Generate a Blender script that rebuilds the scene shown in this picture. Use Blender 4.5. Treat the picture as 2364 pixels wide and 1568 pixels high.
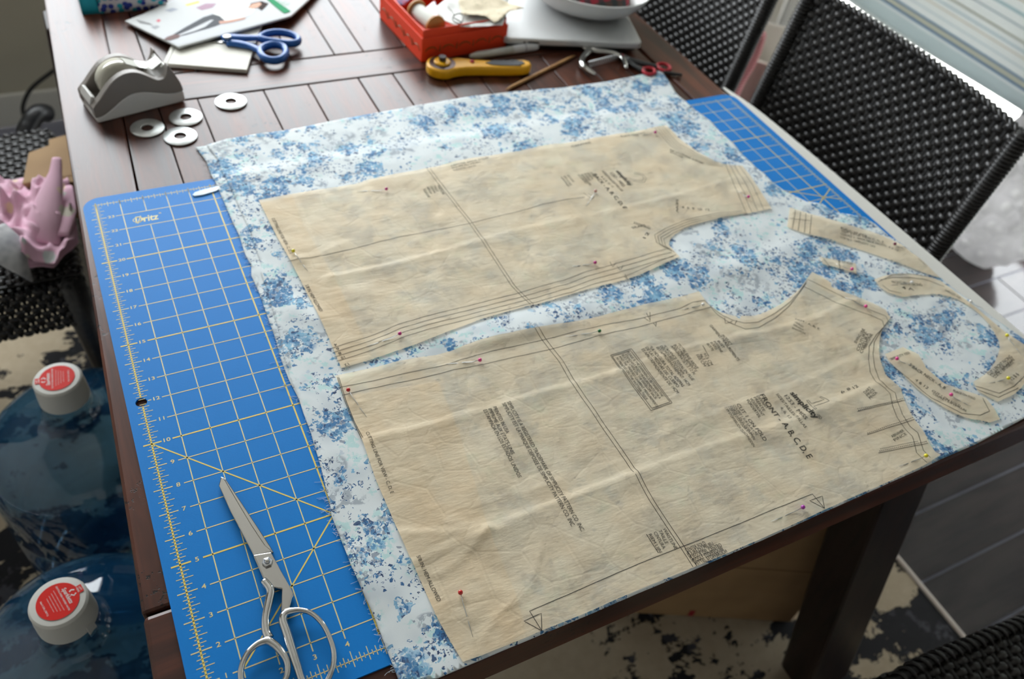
import bpy, bmesh, math, random
from math import sin, cos, pi, radians
from mathutils import Vector, Matrix, noise
from mathutils.geometry import delaunay_2d_cdt
random.seed(7)
for o in list(bpy.data.objects):
    bpy.data.objects.remove(o, do_unlink=True)
SC = bpy.context.scene
COL = SC.collection
PARTS_OK = True

# ------------------------------------------------------------------ camera
CAM_R = ((0.89311563, -0.43306763, 0.12164253),
         (-0.24392756, -0.69347376, -0.67793325),
         (0.37794685, 0.57580081, -0.72498939))       # rows: right, down, forward
CAM_C = Vector((0.03279487, -0.24360177, 0.63559685 + 0.76))
FPX, IW, IH = 1897.2313, 2364.0, 1568.0
cam = bpy.data.cameras.new('camera')
cam.sensor_fit = 'HORIZONTAL'
cam.sensor_width = 23.5
cam.lens = 23.5 * FPX / IW
cam.clip_start = 0.02
cam.clip_end = 60
cam.dof.use_dof = True
cam.dof.focus_distance = 0.70
cam.dof.aperture_fstop = 3.5
camo = bpy.data.objects.new('camera', cam)
COL.objects.link(camo)
r_, d_, f_ = [Vector(v) for v in CAM_R]
m = Matrix.Identity(4)
for i in range(3):
    m[i][0] = r_[i]; m[i][1] = -d_[i]; m[i][2] = -f_[i]; m[i][3] = CAM_C[i]
camo.matrix_world = m
SC.camera = camo

# ------------------------------------------------------------------ world, lights, exposure
SC.view_settings.view_transform = 'Standard'
SC.view_settings.look = 'None'
SC.view_settings.gamma = 1.0
SC.view_settings.use_curve_mapping = False
SC.view_settings.exposure = 0.27
SKY = 10.0
cy = SC.cycles
cy.max_bounces = 4; cy.diffuse_bounces = 2; cy.glossy_bounces = 3; cy.transmission_bounces = 3; cy.transparent_max_bounces = 8
cy.caustics_reflective = False; cy.caustics_refractive = False
w = bpy.data.worlds.new('overcast_sky')
SC.world = w
w.use_nodes = True
bg = w.node_tree.nodes['Background']
bg.inputs[0].default_value = (0.93, 0.97, 1.0, 1)
bg.inputs[1].default_value = SKY
WALL_Y, WALL_X = 2.05, 2.40
WIN = (-0.75, 1.25, 0.95, 2.15)          # far window: x0 x1 z0 z1
DOOR = (-0.75, 1.95, 0.05, 2.10)         # glass door on the +x wall: y0 y1 z0 z1
def portal(name, loc, rot, sx, sy):
    l = bpy.data.lights.new(name, 'AREA')
    l.shape = 'RECTANGLE'; l.size = sx; l.size_y = sy
    l.cycles.is_portal = True
    o = bpy.data.objects.new(name, l); COL.objects.link(o)
    o.location = loc; o.rotation_euler = rot
portal('window_daylight', ((WIN[0]+WIN[1])/2, WALL_Y+.12, (WIN[2]+WIN[3])/2), (radians(-90), 0, 0), WIN[1]-WIN[0], WIN[3]-WIN[2])
portal('door_daylight', (WALL_X+.12, (DOOR[0]+DOOR[1])/2, .20), (0, radians(90), 0), .26, DOOR[1]-DOOR[0])      # the strip left open under the shade

# ------------------------------------------------------------------ helpers
ZT = 0.7575      # table top
ZM = 0.7605      # mat top
IN = 0.0254
def ray(px, py):
    return (r_*((px-IW/2)/FPX) + d_*((py-IH/2)/FPX) + f_)
def G(px, py, z=ZM):
    v = ray(px, py); return CAM_C + v*((z-CAM_C.z)/v.z)
def GX(px, py, X):
    v = ray(px, py); return CAM_C + v*((X-CAM_C.x)/v.x)
def GY(px, py, Y):
    v = ray(px, py); return CAM_C + v*((Y-CAM_C.y)/v.y)
def lin(c):
    c = c/255.0
    return c/12.92 if c <= .04045 else ((c+.055)/1.055)**2.4
def RGB(r, g, b, a=1): return (lin(r), lin(g), lin(b), a)

def tag(o, label=None, cat=None, group=None, kind=None):
    if label: o['label'] = label
    if cat: o['category'] = cat
    if group: o['group'] = group
    if kind: o['kind'] = kind
    return o
def empty(name, loc=(0, 0, 0), rz=0):
    o = bpy.data.objects.new(name, None); COL.objects.link(o)
    o.location = loc; o.rotation_euler = (0, 0, rz); o.empty_display_size = .02
    return o
def link(name, me, mat, parent=None, smooth=False, kind=None):
    o = bpy.data.objects.new(name, me); COL.objects.link(o)
    if mat and not me.materials: me.materials.append(mat)
    if parent: o.parent = parent
    if smooth:
        me.polygons.foreach_set('use_smooth', [True]*len(me.polygons))
    if kind: o['kind'] = kind
    return o
def bevel(o, w=.002, seg=2, ang=35):
    b = o.modifiers.new('bevel', 'BEVEL'); b.width = w; b.segments = seg
    b.limit_method = 'ANGLE'; b.angle_limit = radians(ang); b.harden_normals = False
    return o
def solid(o, t, off=-1):
    s = o.modifiers.new('solid', 'SOLIDIFY'); s.thickness = t; s.offset = off
    return o
def subd(o, n=2):
    s = o.modifiers.new('sub', 'SUBSURF'); s.levels = n; s.render_levels = n
    return o

class MB:
    def __init__(s): s.v = []; s.f = []
    def add(s, vs, fs):
        b = len(s.v); s.v += [tuple(v) for v in vs]; s.f += [tuple(i+b for i in f) for f in fs]; return s
    def box(s, x0, x1, y0, y1, z0, z1, M=None):
        vs = [Vector((x, y, z)) for z in (z0, z1) for y in (y0, y1) for x in (x0, x1)]
        if M is not None: vs = [M @ v for v in vs]
        return s.add(vs, [(0, 2, 3, 1), (4, 5, 7, 6), (0, 1, 5, 4), (2, 6, 7, 3), (0, 4, 6, 2), (1, 3, 7, 5)])
    def prism(s, pts, z0, z1):
        n = len(pts)
        vs = [(p[0], p[1], z0) for p in pts] + [(p[0], p[1], z1) for p in pts]
        a = sum(pts[i][0]*pts[(i+1) % n][1]-pts[(i+1) % n][0]*pts[i][1] for i in range(n))
        fs = [tuple(range(n, 2*n)), tuple(reversed(range(n)))] + [(i, (i+1) % n, n+(i+1) % n, n+i) for i in range(n)]
        if a < 0: fs = [tuple(reversed(f)) for f in fs]
        return s.add(vs, fs)
    def tube(s, pts, rad, n=8, flat=1.0, up=None, closed=False, caps=True):
        pts = [Vector(p) for p in pts]; m = len(pts)
        if not hasattr(rad, '__len__'): rad = [rad]*m
        b = len(s.v); upv = Vector(up) if up else Vector((0, 0, 1))
        for i, p in enumerate(pts):
            if closed: t = pts[(i+1) % m]-pts[i-1]
            else: t = pts[min(i+1, m-1)]-pts[max(i-1, 0)]
            t = t.normalized() if t.length > 1e-9 else Vector((1, 0, 0))
            a = t.cross(upv)
            if a.length < 1e-4: a = t.cross(Vector((1, 0, 0)))
            a.normalize(); c = a.cross(t).normalized()
            for k in range(n):
                an = 2*pi*k/n
                s.v.append(tuple(p+a*cos(an)*rad[i]+c*sin(an)*rad[i]*flat))
        for i in range(m if closed else m-1):
            j = (i+1) % m
            for k in range(n):
                l = (k+1) % n
                s.f.append((b+i*n+k, b+i*n+l, b+j*n+l, b+j*n+k))
        if caps and not closed:
            s.f.append(tuple(b+k for k in reversed(range(n)))); s.f.append(tuple(b+(m-1)*n+k for k in range(n)))
        return s
    def lathe(s, prof, n=32, c=(0, 0, 0), M=None, caps=True):
        b = len(s.v); c = Vector(c)
        for r, z in prof:
            for k in range(n):
                v = Vector((r*cos(2*pi*k/n), r*sin(2*pi*k/n), z))
                if M is not None: v = M @ v
                s.v.append(tuple(v+c))
        for i in range(len(prof)-1):
            for k in range(n):
                l = (k+1) % n
                s.f.append((b+i*n+k, b+i*n+l, b+(i+1)*n+l, b+(i+1)*n+k))
        if caps:
            s.f.append(tuple(b+k for k in reversed(range(n)))); s.f.append(tuple(b+(len(prof)-1)*n+k for k in range(n)))
        return s
    def ball(s, c, r, n=12, m=8, sc=(1, 1, 1)):
        b = len(s.v); c = Vector(c)
        s.v.append(tuple(c+Vector((0, 0, -r*sc[2]))))
        for i in range(1, m):
            t = -pi/2+pi*i/m
            for k in range(n):
                a = 2*pi*k/n
                s.v.append((c.x+r*cos(t)*cos(a)*sc[0], c.y+r*cos(t)*sin(a)*sc[1], c.z+r*sin(t)*sc[2]))
        s.v.append(tuple(c+Vector((0, 0, r*sc[2])))); top = len(s.v)-1
        for k in range(n):
            l = (k+1) % n
            s.f.append((b, b+1+l, b+1+k))
            s.f.append((top, b+1+(m-2)*n+k, b+1+(m-2)*n+l))
            for i in range(m-2):
                s.f.append((b+1+i*n+k, b+1+i*n+l, b+1+(i+1)*n+l, b+1+(i+1)*n+k))
        return s
    def mesh(s, name='m'):
        me = bpy.data.meshes.new(name); me.from_pydata(s.v, [], s.f); me.update(); return me
    def build(s, name, mat, parent=None, smooth=False, kind=None):
        return link(name, s.mesh(name), mat, parent, smooth, kind)

def densify(poly, step):
    out = []
    n = len(poly)
    for i in range(n):
        a = Vector(poly[i][:2]); b = Vector(poly[(i+1) % n][:2])
        k = max(1, int((b-a).length/step))
        for j in range(k): out.append(a.lerp(b, j/k))
    return out
def smooth_poly(poly, it=1, keep=40):
    """corner-cutting on gentle corners only"""
    for _ in range(it):
        out = []; n = len(poly)
        for i in range(n):
            p, a, b = Vector(poly[i][:2]), Vector(poly[i-1][:2]), Vector(poly[(i+1) % n][:2])
            u, v_ = (p-a), (b-p)
            if u.length < 1e-7 or v_.length < 1e-7: continue
            if abs(u.angle_signed(v_)) > radians(keep): out.append(p)
            else: out += [p-u*.25, p+v_*.25]
        poly = out
    return poly
def in_poly(x, y, poly):
    c = False; n = len(poly); j = n-1
    for i in range(n):
        xi, yi = poly[i][0], poly[i][1]; xj, yj = poly[j][0], poly[j][1]
        if (yi > y) != (yj > y) and x < (xj-xi)*(y-yi)/(yj-yi)+xi: c = not c
        j = i
    return c
def sheet(name, poly, hfun, step, mat, parent=None, thick=0, kind=None):
    """a thin sheet with a given outline, triangulated finely and lifted by hfun"""
    b = densify(poly, step); n = len(b)
    xs = [p.x for p in b]; ys = [p.y for p in b]
    pts = list(b); x = min(xs)
    row = 0
    y = min(ys)+step*.5
    while y < max(ys):
        x = min(xs)+step*(.5 if row % 2 else 1.0)
        while x < max(xs):
            if in_poly(x, y, poly): pts.append(Vector((x, y)))
            x += step
        y += step*.87; row += 1
    vs, es, fs, *_ = delaunay_2d_cdt(pts, [(i, (i+1) % n) for i in range(n)], [], 1, 1e-7)
    me = bpy.data.meshes.new(name)
    me.from_pydata([(v.x, v.y, hfun(v.x, v.y)) for v in vs], [], [tuple(f) for f in fs])
    me.update()
    if me.polygons and sum(p.normal.z for p in me.polygons) < 0: me.flip_normals()
    o = link(name, me, mat, parent, True, kind)
    if thick: solid(o, thick)
    return o
def ribbon(mb, pts, wid, hfun=None, closed=False, dz=0.0):
    """flat printed line following points (2d), width wid"""
    P = [Vector(p[:2]) for p in pts]; m = len(P); L = []; b = len(mb.v)
    for i in range(m):
        if closed: t = P[(i+1) % m]-P[i-1]
        else: t = P[min(i+1, m-1)]-P[max(i-1, 0)]
        t.normalize(); nn = Vector((-t.y, t.x))*wid/2
        for q in (P[i]+nn, P[i]-nn):
            mb.v.append((q.x, q.y, (hfun(q.x, q.y) if hfun else 0)+dz))
    for i in range(m if closed else m-1):
        j = (i+1) % m
        mb.f.append((b+2*i, b+2*i+1, b+2*j+1, b+2*j))
def resample(pts, step):
    P = [Vector(p[:2]) for p in pts]; out = [P[0]]
    for a, b in zip(P, P[1:]):
        k = max(1, int((b-a).length/step))
        for j in range(1, k+1): out.append(a.lerp(b, j/k))
    return out
_fc = {}
def text_mesh(txt, bold=0.0, shear=0.0):
    key = (txt, bold, shear)
    if key not in _fc:
        cu = bpy.data.curves.new('t', 'FONT'); cu.body = txt; cu.size = 1; cu.offset = bold; cu.shear = shear
        cu.resolution_u = 3
        ob = bpy.data.objects.new('t', cu)
        COL.objects.link(ob)
        dg = bpy.context.evaluated_depsgraph_get()
        me = bpy.data.meshes.new_from_object(ob.evaluated_get(dg))
        vs = [v.co.copy() for v in me.vertices]; fs = [tuple(p.vertices) for p in me.polygons]
        bpy.data.objects.remove(ob, do_unlink=True); bpy.data.curves.remove(cu); bpy.data.meshes.remove(me)
        _fc[key] = (vs, fs)
    return _fc[key]
def text_add(mb, txt, p0, d, h, length=None, hfun=None, dz=0.0, bold=0.0, shear=0.0, up=None):
    """flat lettering: starts at p0 (2d), runs along d (2d unit), cap height h, squeezed to length"""
    vs, fs = text_mesh(txt, bold, shear)
    if not vs: return
    x0 = min(v.x for v in vs); x1 = max(v.x for v in vs)
    sx = (length/(x1-x0)) if length else h/.69
    sy = h/.69
    d = Vector(d[:2]).normalized(); u = Vector(up[:2]).normalized() if up else Vector((-d.y, d.x))
    p0 = Vector(p0[:2]); vv = []
    for v in vs:
        q = p0+d*((v.x-x0)*sx)+u*(v.y*sy)
        vv.append((q.x, q.y, (hfun(q.x, q.y) if hfun else 0)+dz))
    mb.add(vv, fs)

# ------------------------------------------------------------------ materials
class NT:
    def __init__(s, name):
        s.m = bpy.data.materials.new(name); s.m.use_nodes = True
        s.t = s.m.node_tree; s.t.nodes.clear()
        s.out = s.n('ShaderNodeOutputMaterial')
    def n(s, typ, **kw):
        nd = s.t.nodes.new(typ)
        for k, v in kw.items():
            if k in nd.inputs.keys(): s.set(nd.inputs[k], v)
            else: setattr(nd, k, v)
        return nd
    def set(s, inp, v):
        if isinstance(v, bpy.types.NodeSocket): s.t.links.new(v, inp)
        elif isinstance(v, bpy.types.Node): s.t.links.new(v.outputs[0], inp)
        else: inp.default_value = v
    def math(s, op, a, b=None, c=None, clamp=False):
        nd = s.t.nodes.new('ShaderNodeMath'); nd.operation = op; nd.use_clamp = clamp
        s.set(nd.inputs[0], a)
        if b is not None: s.set(nd.inputs[1], b)
        if c is not None: s.set(nd.inputs[2], c)
        return nd.outputs[0]
    def mix(s, fac, a, b, mode='MIX'):
        nd = s.t.nodes.new('ShaderNodeMix'); nd.data_type = 'RGBA'; nd.blend_type = mode
        s.set(nd.inputs[0], fac); s.set(nd.inputs[6], a); s.set(nd.inputs[7], b)
        return nd.outputs[2]
    def step(s, x, lo, hi):
        nd = s.t.nodes.new('ShaderNodeMapRange'); nd.interpolation_type = 'SMOOTHSTEP'
        s.set(nd.inputs[0], x); nd.inputs[1].default_value = lo; nd.inputs[2].default_value = hi
        return nd.outputs[0]
    def coords(s, scale=(1, 1, 1), rot=(0, 0, 0), kind='Object'):
        tc = s.n('ShaderNodeTexCoord'); mp = s.n('ShaderNodeMapping')
        s.t.links.new(tc.outputs[kind], mp.inputs[0])
        mp.inputs['Scale'].default_value = scale; mp.inputs['Rotation'].default_value = rot
        return mp.outputs[0]
    def noise(s, vec, scale, detail=3, rough=.5, dist=0):
        nd = s.n('ShaderNodeTexNoise'); s.set(nd.inputs['Vector'], vec)
        nd.inputs['Scale'].default_value = scale; nd.inputs['Detail'].default_value = detail
        nd.inputs['Roughness'].default_value = rough; nd.inputs['Distortion'].default_value = dist
        return nd
    def voro(s, vec, scale, feature='F1', rnd=1.0):
        nd = s.n('ShaderNodeTexVoronoi'); nd.feature = feature; s.set(nd.inputs['Vector'], vec)
        nd.inputs['Scale'].default_value = scale; nd.inputs['Randomness'].default_value = rnd
        return nd
    def bsdf(s, **kw):
        b = s.n('ShaderNodeBsdfPrincipled')
        for k, v in kw.items(): s.set(b.inputs[k.replace('_', ' ')], v)
        s.t.links.new(b.outputs[0], s.out.inputs[0]); s.b = b
        return b
    def bump(s, h, strength=.3, dist=.001):
        nd = s.n('ShaderNodeBump'); s.set(nd.inputs['Height'], h)
        nd.inputs['Strength'].default_value = strength; nd.inputs['Distance'].default_value = dist
        s.t.links.new(nd.outputs[0], s.b.inputs['Normal'])
        return nd

def M(name, col, rough=.5, metal=0.0, col2=None, nscale=40, lo=.35, hi=.7, stretch=(1, 1, 1), bump=0, bscale=200, **kw):
    t = NT(name); c = col
    if col2 is not None or bump:
        v = t.coords(stretch)
    if col2 is not None:
        c = t.mix(t.step(t.noise(v, nscale, 2, .6).outputs[0], lo, hi), col, col2)
    t.bsdf(Base_Color=c, Roughness=rough, Metallic=metal)
    for k, x in kw.items(): t.set(t.b.inputs[k.replace('_', ' ')], x)
    if bump: t.bump(t.noise(v, bscale, 1).outputs[0], bump, .001)
    return t.m

# shared materials
def wood_mat(name, axis):
    t = NT(name)
    st = (30, 2.2, 30) if axis == 'y' else (2.2, 30, 30)
    oi = t.n('ShaderNodeObjectInfo')
    tc = t.n('ShaderNodeTexCoord')
    add = t.n('ShaderNodeVectorMath', operation='ADD')
    t.t.links.new(tc.outputs['Object'], add.inputs[0]); t.t.links.new(oi.outputs['Random'], add.inputs[1])
    mp = t.n('ShaderNodeMapping'); t.t.links.new(add.outputs[0], mp.inputs[0]); mp.inputs['Scale'].default_value = st
    v = mp.outputs[0]
    g = t.noise(v, 1.6, 4, .6, .6).outputs[0]
    c = t.mix(t.step(g, .3, .75), RGB(50, 27, 20), RGB(106, 57, 37))
    big = t.noise(add.outputs[0], 9, 1).outputs[0]
    c = t.mix(t.math('MULTIPLY', t.step(big, .45, .8), .55), c, RGB(62, 36, 30))
    wear = t.noise(add.outputs[0], 120, 3, .75).outputs[0]
    area = t.noise(add.outputs[0], 11, 2).outputs[0]
    wk = t.math('MULTIPLY', t.step(wear, .60, .63), t.step(area, .54, .60))
    c = t.mix(wk, c, RGB(14, 9, 8))
    t.bsdf(Base_Color=c, Roughness=.30)
    t.set(t.b.inputs['Roughness'], t.math('MULTIPLY_ADD', g, .12, .27))
    t.set(t.b.inputs['Specular IOR Level'], .34)
    t.set(t.b.inputs['Coat Weight'], .08); t.set(t.b.inputs['Coat Roughness'], .22)
    t.bump(t.math('SUBTRACT', g, t.math('MULTIPLY', wk, 1.5)), .18, .001)
    return t.m
WOOD_Y, WOOD_X = wood_mat('dark_stained_wood_lengthwise', 'y'), wood_mat('dark_stained_wood_crosswise', 'x')
WOOD_DARK = M('dark_leg_wood', RGB(40, 24, 20), .4, col2=RGB(22, 13, 11), nscale=6, stretch=(12, 12, 1))
GROOVE = M('groove_black', RGB(16, 11, 10), .7)
WHITE_PAINT = M('white_paint', RGB(225, 226, 224), .45)
WALLMAT = M('wall_paint', RGB(176, 170, 152), .85, bump=.05, bscale=400)
WALLWHITE = M('wall_offwhite_paint', RGB(218, 214, 207), .85)  # one even off-white for the left, back and right walls
CEILM = M('ceiling_paint', RGB(176, 172, 165), .9)
WICKER = M('black_wicker', RGB(34, 33, 33), .34, col2=RGB(48, 46, 45), nscale=90)
WICKER_B = M('black_wicker_ribs', RGB(20, 19, 19), .5)
STEEL = M('polished_steel', RGB(182, 181, 177), .14, 1.0)
SATIN = M('satin_steel', RGB(205, 207, 208), .3, 1.0)
CHROME = M('chrome', RGB(200, 200, 198), .08, 1.0)
BLACK = M('black_plastic', RGB(22, 22, 23), .4)
WHITE_PL = M('white_plastic', RGB(228, 229, 226), .35)
CARD = M('brown_cardboard', RGB(176, 143, 102), .8, col2=RGB(160, 128, 90), nscale=8)
PAPER_W = M('white_paper', RGB(232, 232, 228), .7)
INK = M('print_ink', RGB(48, 44, 36), .8)
def glass_mat(name, tint, gloss=.05, rough=.02, body=None):
    t = NT(name)
    tr = t.n('ShaderNodeBsdfTransparent', Color=tint); gl = t.n('ShaderNodeBsdfGlossy', Color=(1, 1, 1, 1), Roughness=rough)
    lw = t.n('ShaderNodeLayerWeight'); lw.inputs[0].default_value = .5
    fac = t.math('MULTIPLY_ADD', t.math('POWER', lw.outputs['Facing'], 4.0), .8, gloss)
    mx = t.n('ShaderNodeMixShader'); t.t.links.new(fac, mx.inputs[0])
    src = tr
    if body:
        df = t.n('ShaderNodeBsdfDiffuse', Color=body); m0 = t.n('ShaderNodeMixShader'); m0.inputs[0].default_value = .16
        t.t.links.new(tr.outputs[0], m0.inputs[1]); t.t.links.new(df.outputs[0], m0.inputs[2]); src = m0
    t.t.links.new(src.outputs[0], mx.inputs[1]); t.t.links.new(gl.outputs[0], mx.inputs[2])
    t.t.links.new(mx.outputs[0], t.out.inputs[0])
    return t.m
PANE = glass_mat('window_glass', (.97, .98, .98, 1))

# ------------------------------------------------------------------ the room
def wall_hole(name, origin, U_, V_, N_, w, h, hole, mat, th=.12):
    """a wall slab spanned by U_ (width) and V_ (height), with one rectangular opening, thickness along N_"""
    o = Vector(origin); u0, u1, v0, v1 = hole
    R2 = [(0, 0), (w, 0), (w, h), (0, h), (u0, v0), (u1, v0), (u1, v1), (u0, v1)]
    vs = [o+U_*a+V_*b for a, b in R2]+[o+U_*a+V_*b+N_*th for a, b in R2]
    fs = []
    for i in range(4):
        j = (i+1) % 4
        fs += [(i, j, 4+j, 4+i), (8+j, 8+i, 12+i, 12+j), (j, i, 8+i, 8+j), (4+i, 4+j, 12+j, 12+i)]
    me = bpy.data.meshes.new(name); me.from_pydata([tuple(v) for v in vs], [], fs); me.update()
    ob = link(name, me, mat); ob['kind'] = 'structure'
    return ob
X, Y, Z = Vector((1, 0, 0)), Vector((0, 1, 0)), Vector((0, 0, 1))
RX0, RY0, RH = -1.5, -2.2, 2.5
wall_hole('wall_far', (RX0, WALL_Y, 0), X, Z, Y, WALL_X-RX0, RH, (WIN[0]-RX0, WIN[1]-RX0, WIN[2], WIN[3]), WALLMAT)
wall_hole('wall_right', (WALL_X, RY0, 0), Y, Z, X, WALL_Y-RY0, RH, (DOOR[0]-RY0, DOOR[1]-RY0, DOOR[2], DOOR[3]), WALLWHITE)
MB().box(RX0-.1, RX0, RY0, WALL_Y, 0, RH).build('wall_left', WALLWHITE)['kind'] = 'structure'
MB().box(RX0-.1, WALL_X+.12, RY0-.1, RY0, 0, RH).build('wall_back', WALLWHITE)['kind'] = 'structure'
MB().box(RX0-.1, WALL_X+.12, RY0-.1, WALL_Y+.12, RH, RH+.08).build('ceiling', CEILM)['kind'] = 'structure'
bb = MB().box(RX0, WALL_X, WALL_Y-.014, WALL_Y, 0, .095).build('baseboard_far', M('baseboard_paint', RGB(205, 202, 192), .5))
bb['kind'] = 'structure'; bevel(bb, .006, 2)
# outside ground seen through the glass door
og = MB().box(WALL_X+.12, WALL_X+6, -5, 6, -.12, -.02).build('patio_ground', M('patio_concrete', RGB(225, 222, 214), .9))
og['kind'] = 'structure'
# window in the far wall
wf = MB()
x0, x1, z0, z1 = WIN
wf.box(x0, x1, WALL_Y+.03, WALL_Y+.09, z0, z0+.045); wf.box(x0, x1, WALL_Y+.03, WALL_Y+.09, z1-.045, z1)
wf.box(x0, x0+.045, WALL_Y+.03, WALL_Y+.09, z0+.045, z1-.045); wf.box(x1-.045, x1, WALL_Y+.03, WALL_Y+.09, z0+.045, z1-.045)
wf.box((x0+x1)/2-.02, (x0+x1)/2+.02, WALL_Y+.03, WALL_Y+.09, z0+.045, z1-.045)
win = wf.build('window_1', WHITE_PAINT); win['kind'] = 'structure'
for a, b in ((x0+.045, (x0+x1)/2-.02), ((x0+x1)/2+.02, x1-.045)):
    MB().add([(a, WALL_Y+.059, z0+.045), (b, WALL_Y+.059, z0+.045), (b, WALL_Y+.059, z1-.045), (a, WALL_Y+.059, z1-.045)], [(0, 1, 2, 3)]).build('pane', PANE, win)
# sliding glass door in the right-hand wall
y0, y1, z0, z1 = DOOR
df = MB()
df.box(WALL_X+.02, WALL_X+.10, y0, y1, z0-.05, z0+.03); df.box(WALL_X+.02, WALL_X+.10, y0, y1, z1-.05, z1)
df.box(WALL_X+.02, WALL_X+.10, y0, y0+.05, z0+.03, z1-.05); df.box(WALL_X+.02, WALL_X+.10, y1-.05, y1, z0+.03, z1-.05)
dr = df.build('door_1', WHITE_PAINT); dr['kind'] = 'structure'
ym = .92
MB().box(WALL_X+.03, WALL_X+.08, ym-.035, ym+.035, z0+.03, z1-.05).build('door_stile', M('dark_door_stile', RGB(38, 42, 48), .4), dr)
MB().box(WALL_X+.012, WALL_X+.03, ym-.012, ym+.012, .30, .42).build('door_latch', SATIN, dr)
for a, b in ((y0+.05, ym-.035), (ym+.035, y1-.05)):
    MB().add([(WALL_X+.053, a, z0+.03), (WALL_X+.053, b, z0+.03), (WALL_X+.053, b, z1-.05), (WALL_X+.053, a, z1-.05)], [(0, 1, 2, 3)]).build('pane', PANE, dr)
# floor: dark wood-look plank tiles running along x, pale grout
fl = MB().box(RX0, WALL_X+.12, RY0, WALL_Y, -.06, -.003).build('floor', M('grout', RGB(112, 112, 126), .6)); fl['kind'] = 'structure'
tile = NT('dark_plank_tile')
oi = tile.n('ShaderNodeObjectInfo'); tc = tile.n('ShaderNodeTexCoord'); ad = tile.n('ShaderNodeVectorMath', operation='ADD')
tile.t.links.new(tc.outputs['Object'], ad.inputs[0]); tile.t.links.new(oi.outputs['Random'], ad.inputs[1])
mp = tile.n('ShaderNodeMapping'); tile.t.links.new(ad.outputs[0], mp.inputs[0]); mp.inputs['Scale'].default_value = (2, 14, 14)
nz = tile.noise(mp.outputs[0], 2, 3, .6)
tile.bsdf(Base_Color=tile.mix(tile.step(nz.outputs[0], .3, .7), RGB(46, 41, 41), RGB(60, 53, 51)), Roughness=.15)
tile.set(tile.b.inputs['Specular IOR Level'], .3)
tile.bump(nz.outputs[0], .08, .001)
PITCH, GR, LEN = .1225, .005, .92
tm = MB().box(0, LEN-GR, 0, PITCH-GR, -.003, 0).mesh('plank_tile'); tm.materials.append(tile.m)
k = 0
yy = .0065-PITCH*4+GR/2
while yy < 1.95:
    off = (k*.37) % 1*LEN
    xx = .30-off
    while xx < WALL_X-.1:
        if xx+LEN > 1.15 or yy > .9:
            t_ = link('plank_tile', tm, None, fl); t_.location = (xx, yy, 0)
            if xx+LEN > WALL_X+.1: t_.scale = ((WALL_X+.1-xx)/LEN, 1, 1)
        xx += LEN
    yy += PITCH; k += 1
# rug
RUG = NT('rug_pattern')
v = RUG.coords((1, 1, 1))
vs_ = RUG.coords((2.2, 9, 1))
a = RUG.noise(v, 9, 5, .72, .3).outputs[0]
b = RUG.noise(vs_, 1.1, 5, .65, .4).outputs[0]
mask = RUG.step(RUG.math('ADD', RUG.math('MULTIPLY', a, .6), RUG.math('MULTIPLY', b, .5)), .552, .572)
g2 = RUG.step(RUG.noise(v, 14, 5, .7).outputs[0], .55, .6)
base = RUG.mix(RUG.noise(v, 60, 4).outputs[0], RGB(178, 160, 132), RGB(205, 190, 164))
dk = RUG.mix(g2, RGB(22, 22, 25), RGB(66, 66, 72))
RUG.bsdf(Base_Color=RUG.mix(mask, base, dk), Roughness=.95)
RUG.bump(RUG.noise(v, 700, 1).outputs[0], .6, .003)
rug = MB().box(-1.1, 1.222, -1.2, 1.62, 0.0, .011).build('area_rug', RUG.m)
tag(rug, 'beige area rug with broken black patches lying under the dining table', 'rug')
bind = MB().box(1.2225, 1.236, -1.2, 1.62, 0.0, .0125).build('edge_binding', M('rug_binding', RGB(196, 184, 172), .8), rug); bevel(bind, .004, 2)

# ------------------------------------------------------------------ the table
TXR, TY0, TY1 = .924, -.037, 1.34
def txl(y): return -.0375+.0335*max(0, min(1.2, y))/1.13       # the left edge runs very slightly out of square
TH = .052
table = empty('dining_table', (.45, .6, 0))
tag(table, 'dark stained plank dining table with grooved boards and a distressed top', 'table')
def on_table(o):
    o.parent = table; o.location = (-.45, -.6, 0); return o
g = .0008
def plank(name, pts, mat, z1=ZT, z0=ZT-TH, bev=.0025):
    o = on_table(MB().prism(pts, z0, z1).build(name, mat)); bevel(o, bev, 2); return o
YF, YC0, YC1 = .0965, .8095, .8805
plank('end_board', [(txl(0), TY0), (TXR, TY0), (TXR, YF-g), (txl(YF), YF-g)], WOOD_X, bev=.004)
def gx(y): return .047+.018*(y-.62)/.4           # groove beside the left rail
plank('side_rail', [(txl(YF), YF+g), (gx(YF)-.0025, YF+g), (gx(TY1)-.0025, TY1-.1), (txl(1.13)+.003, TY1-.1)], WOOD_Y, bev=.003)
plank('side_rail', [(.8595, YF+g), (TXR, YF+g), (TXR, TY1-.1), (.8595, TY1-.1)], WOOD_Y, bev=.003)
plank('end_board', [(txl(1.13)+.003, TY1-.098), (TXR, TY1-.098), (TXR, TY1), (txl(1.13)+.003, TY1)], WOOD_X, bev=.004)
plank('cross_board', [(gx(.84)+.0015, YC0+g), (.8545, YC0+g), (.8545, YC1-g), (gx(.88)+.0015, YC1-g)], WOOD_X)
low = [.0965, .1525, .2415, .3045, .3785, .4315, .5, .556, .618, .678, .742, .8]
up = [.1045, .165, .238, .302, .3665, .4115, .4775, .545, .612, .678, .742, .8]
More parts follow.
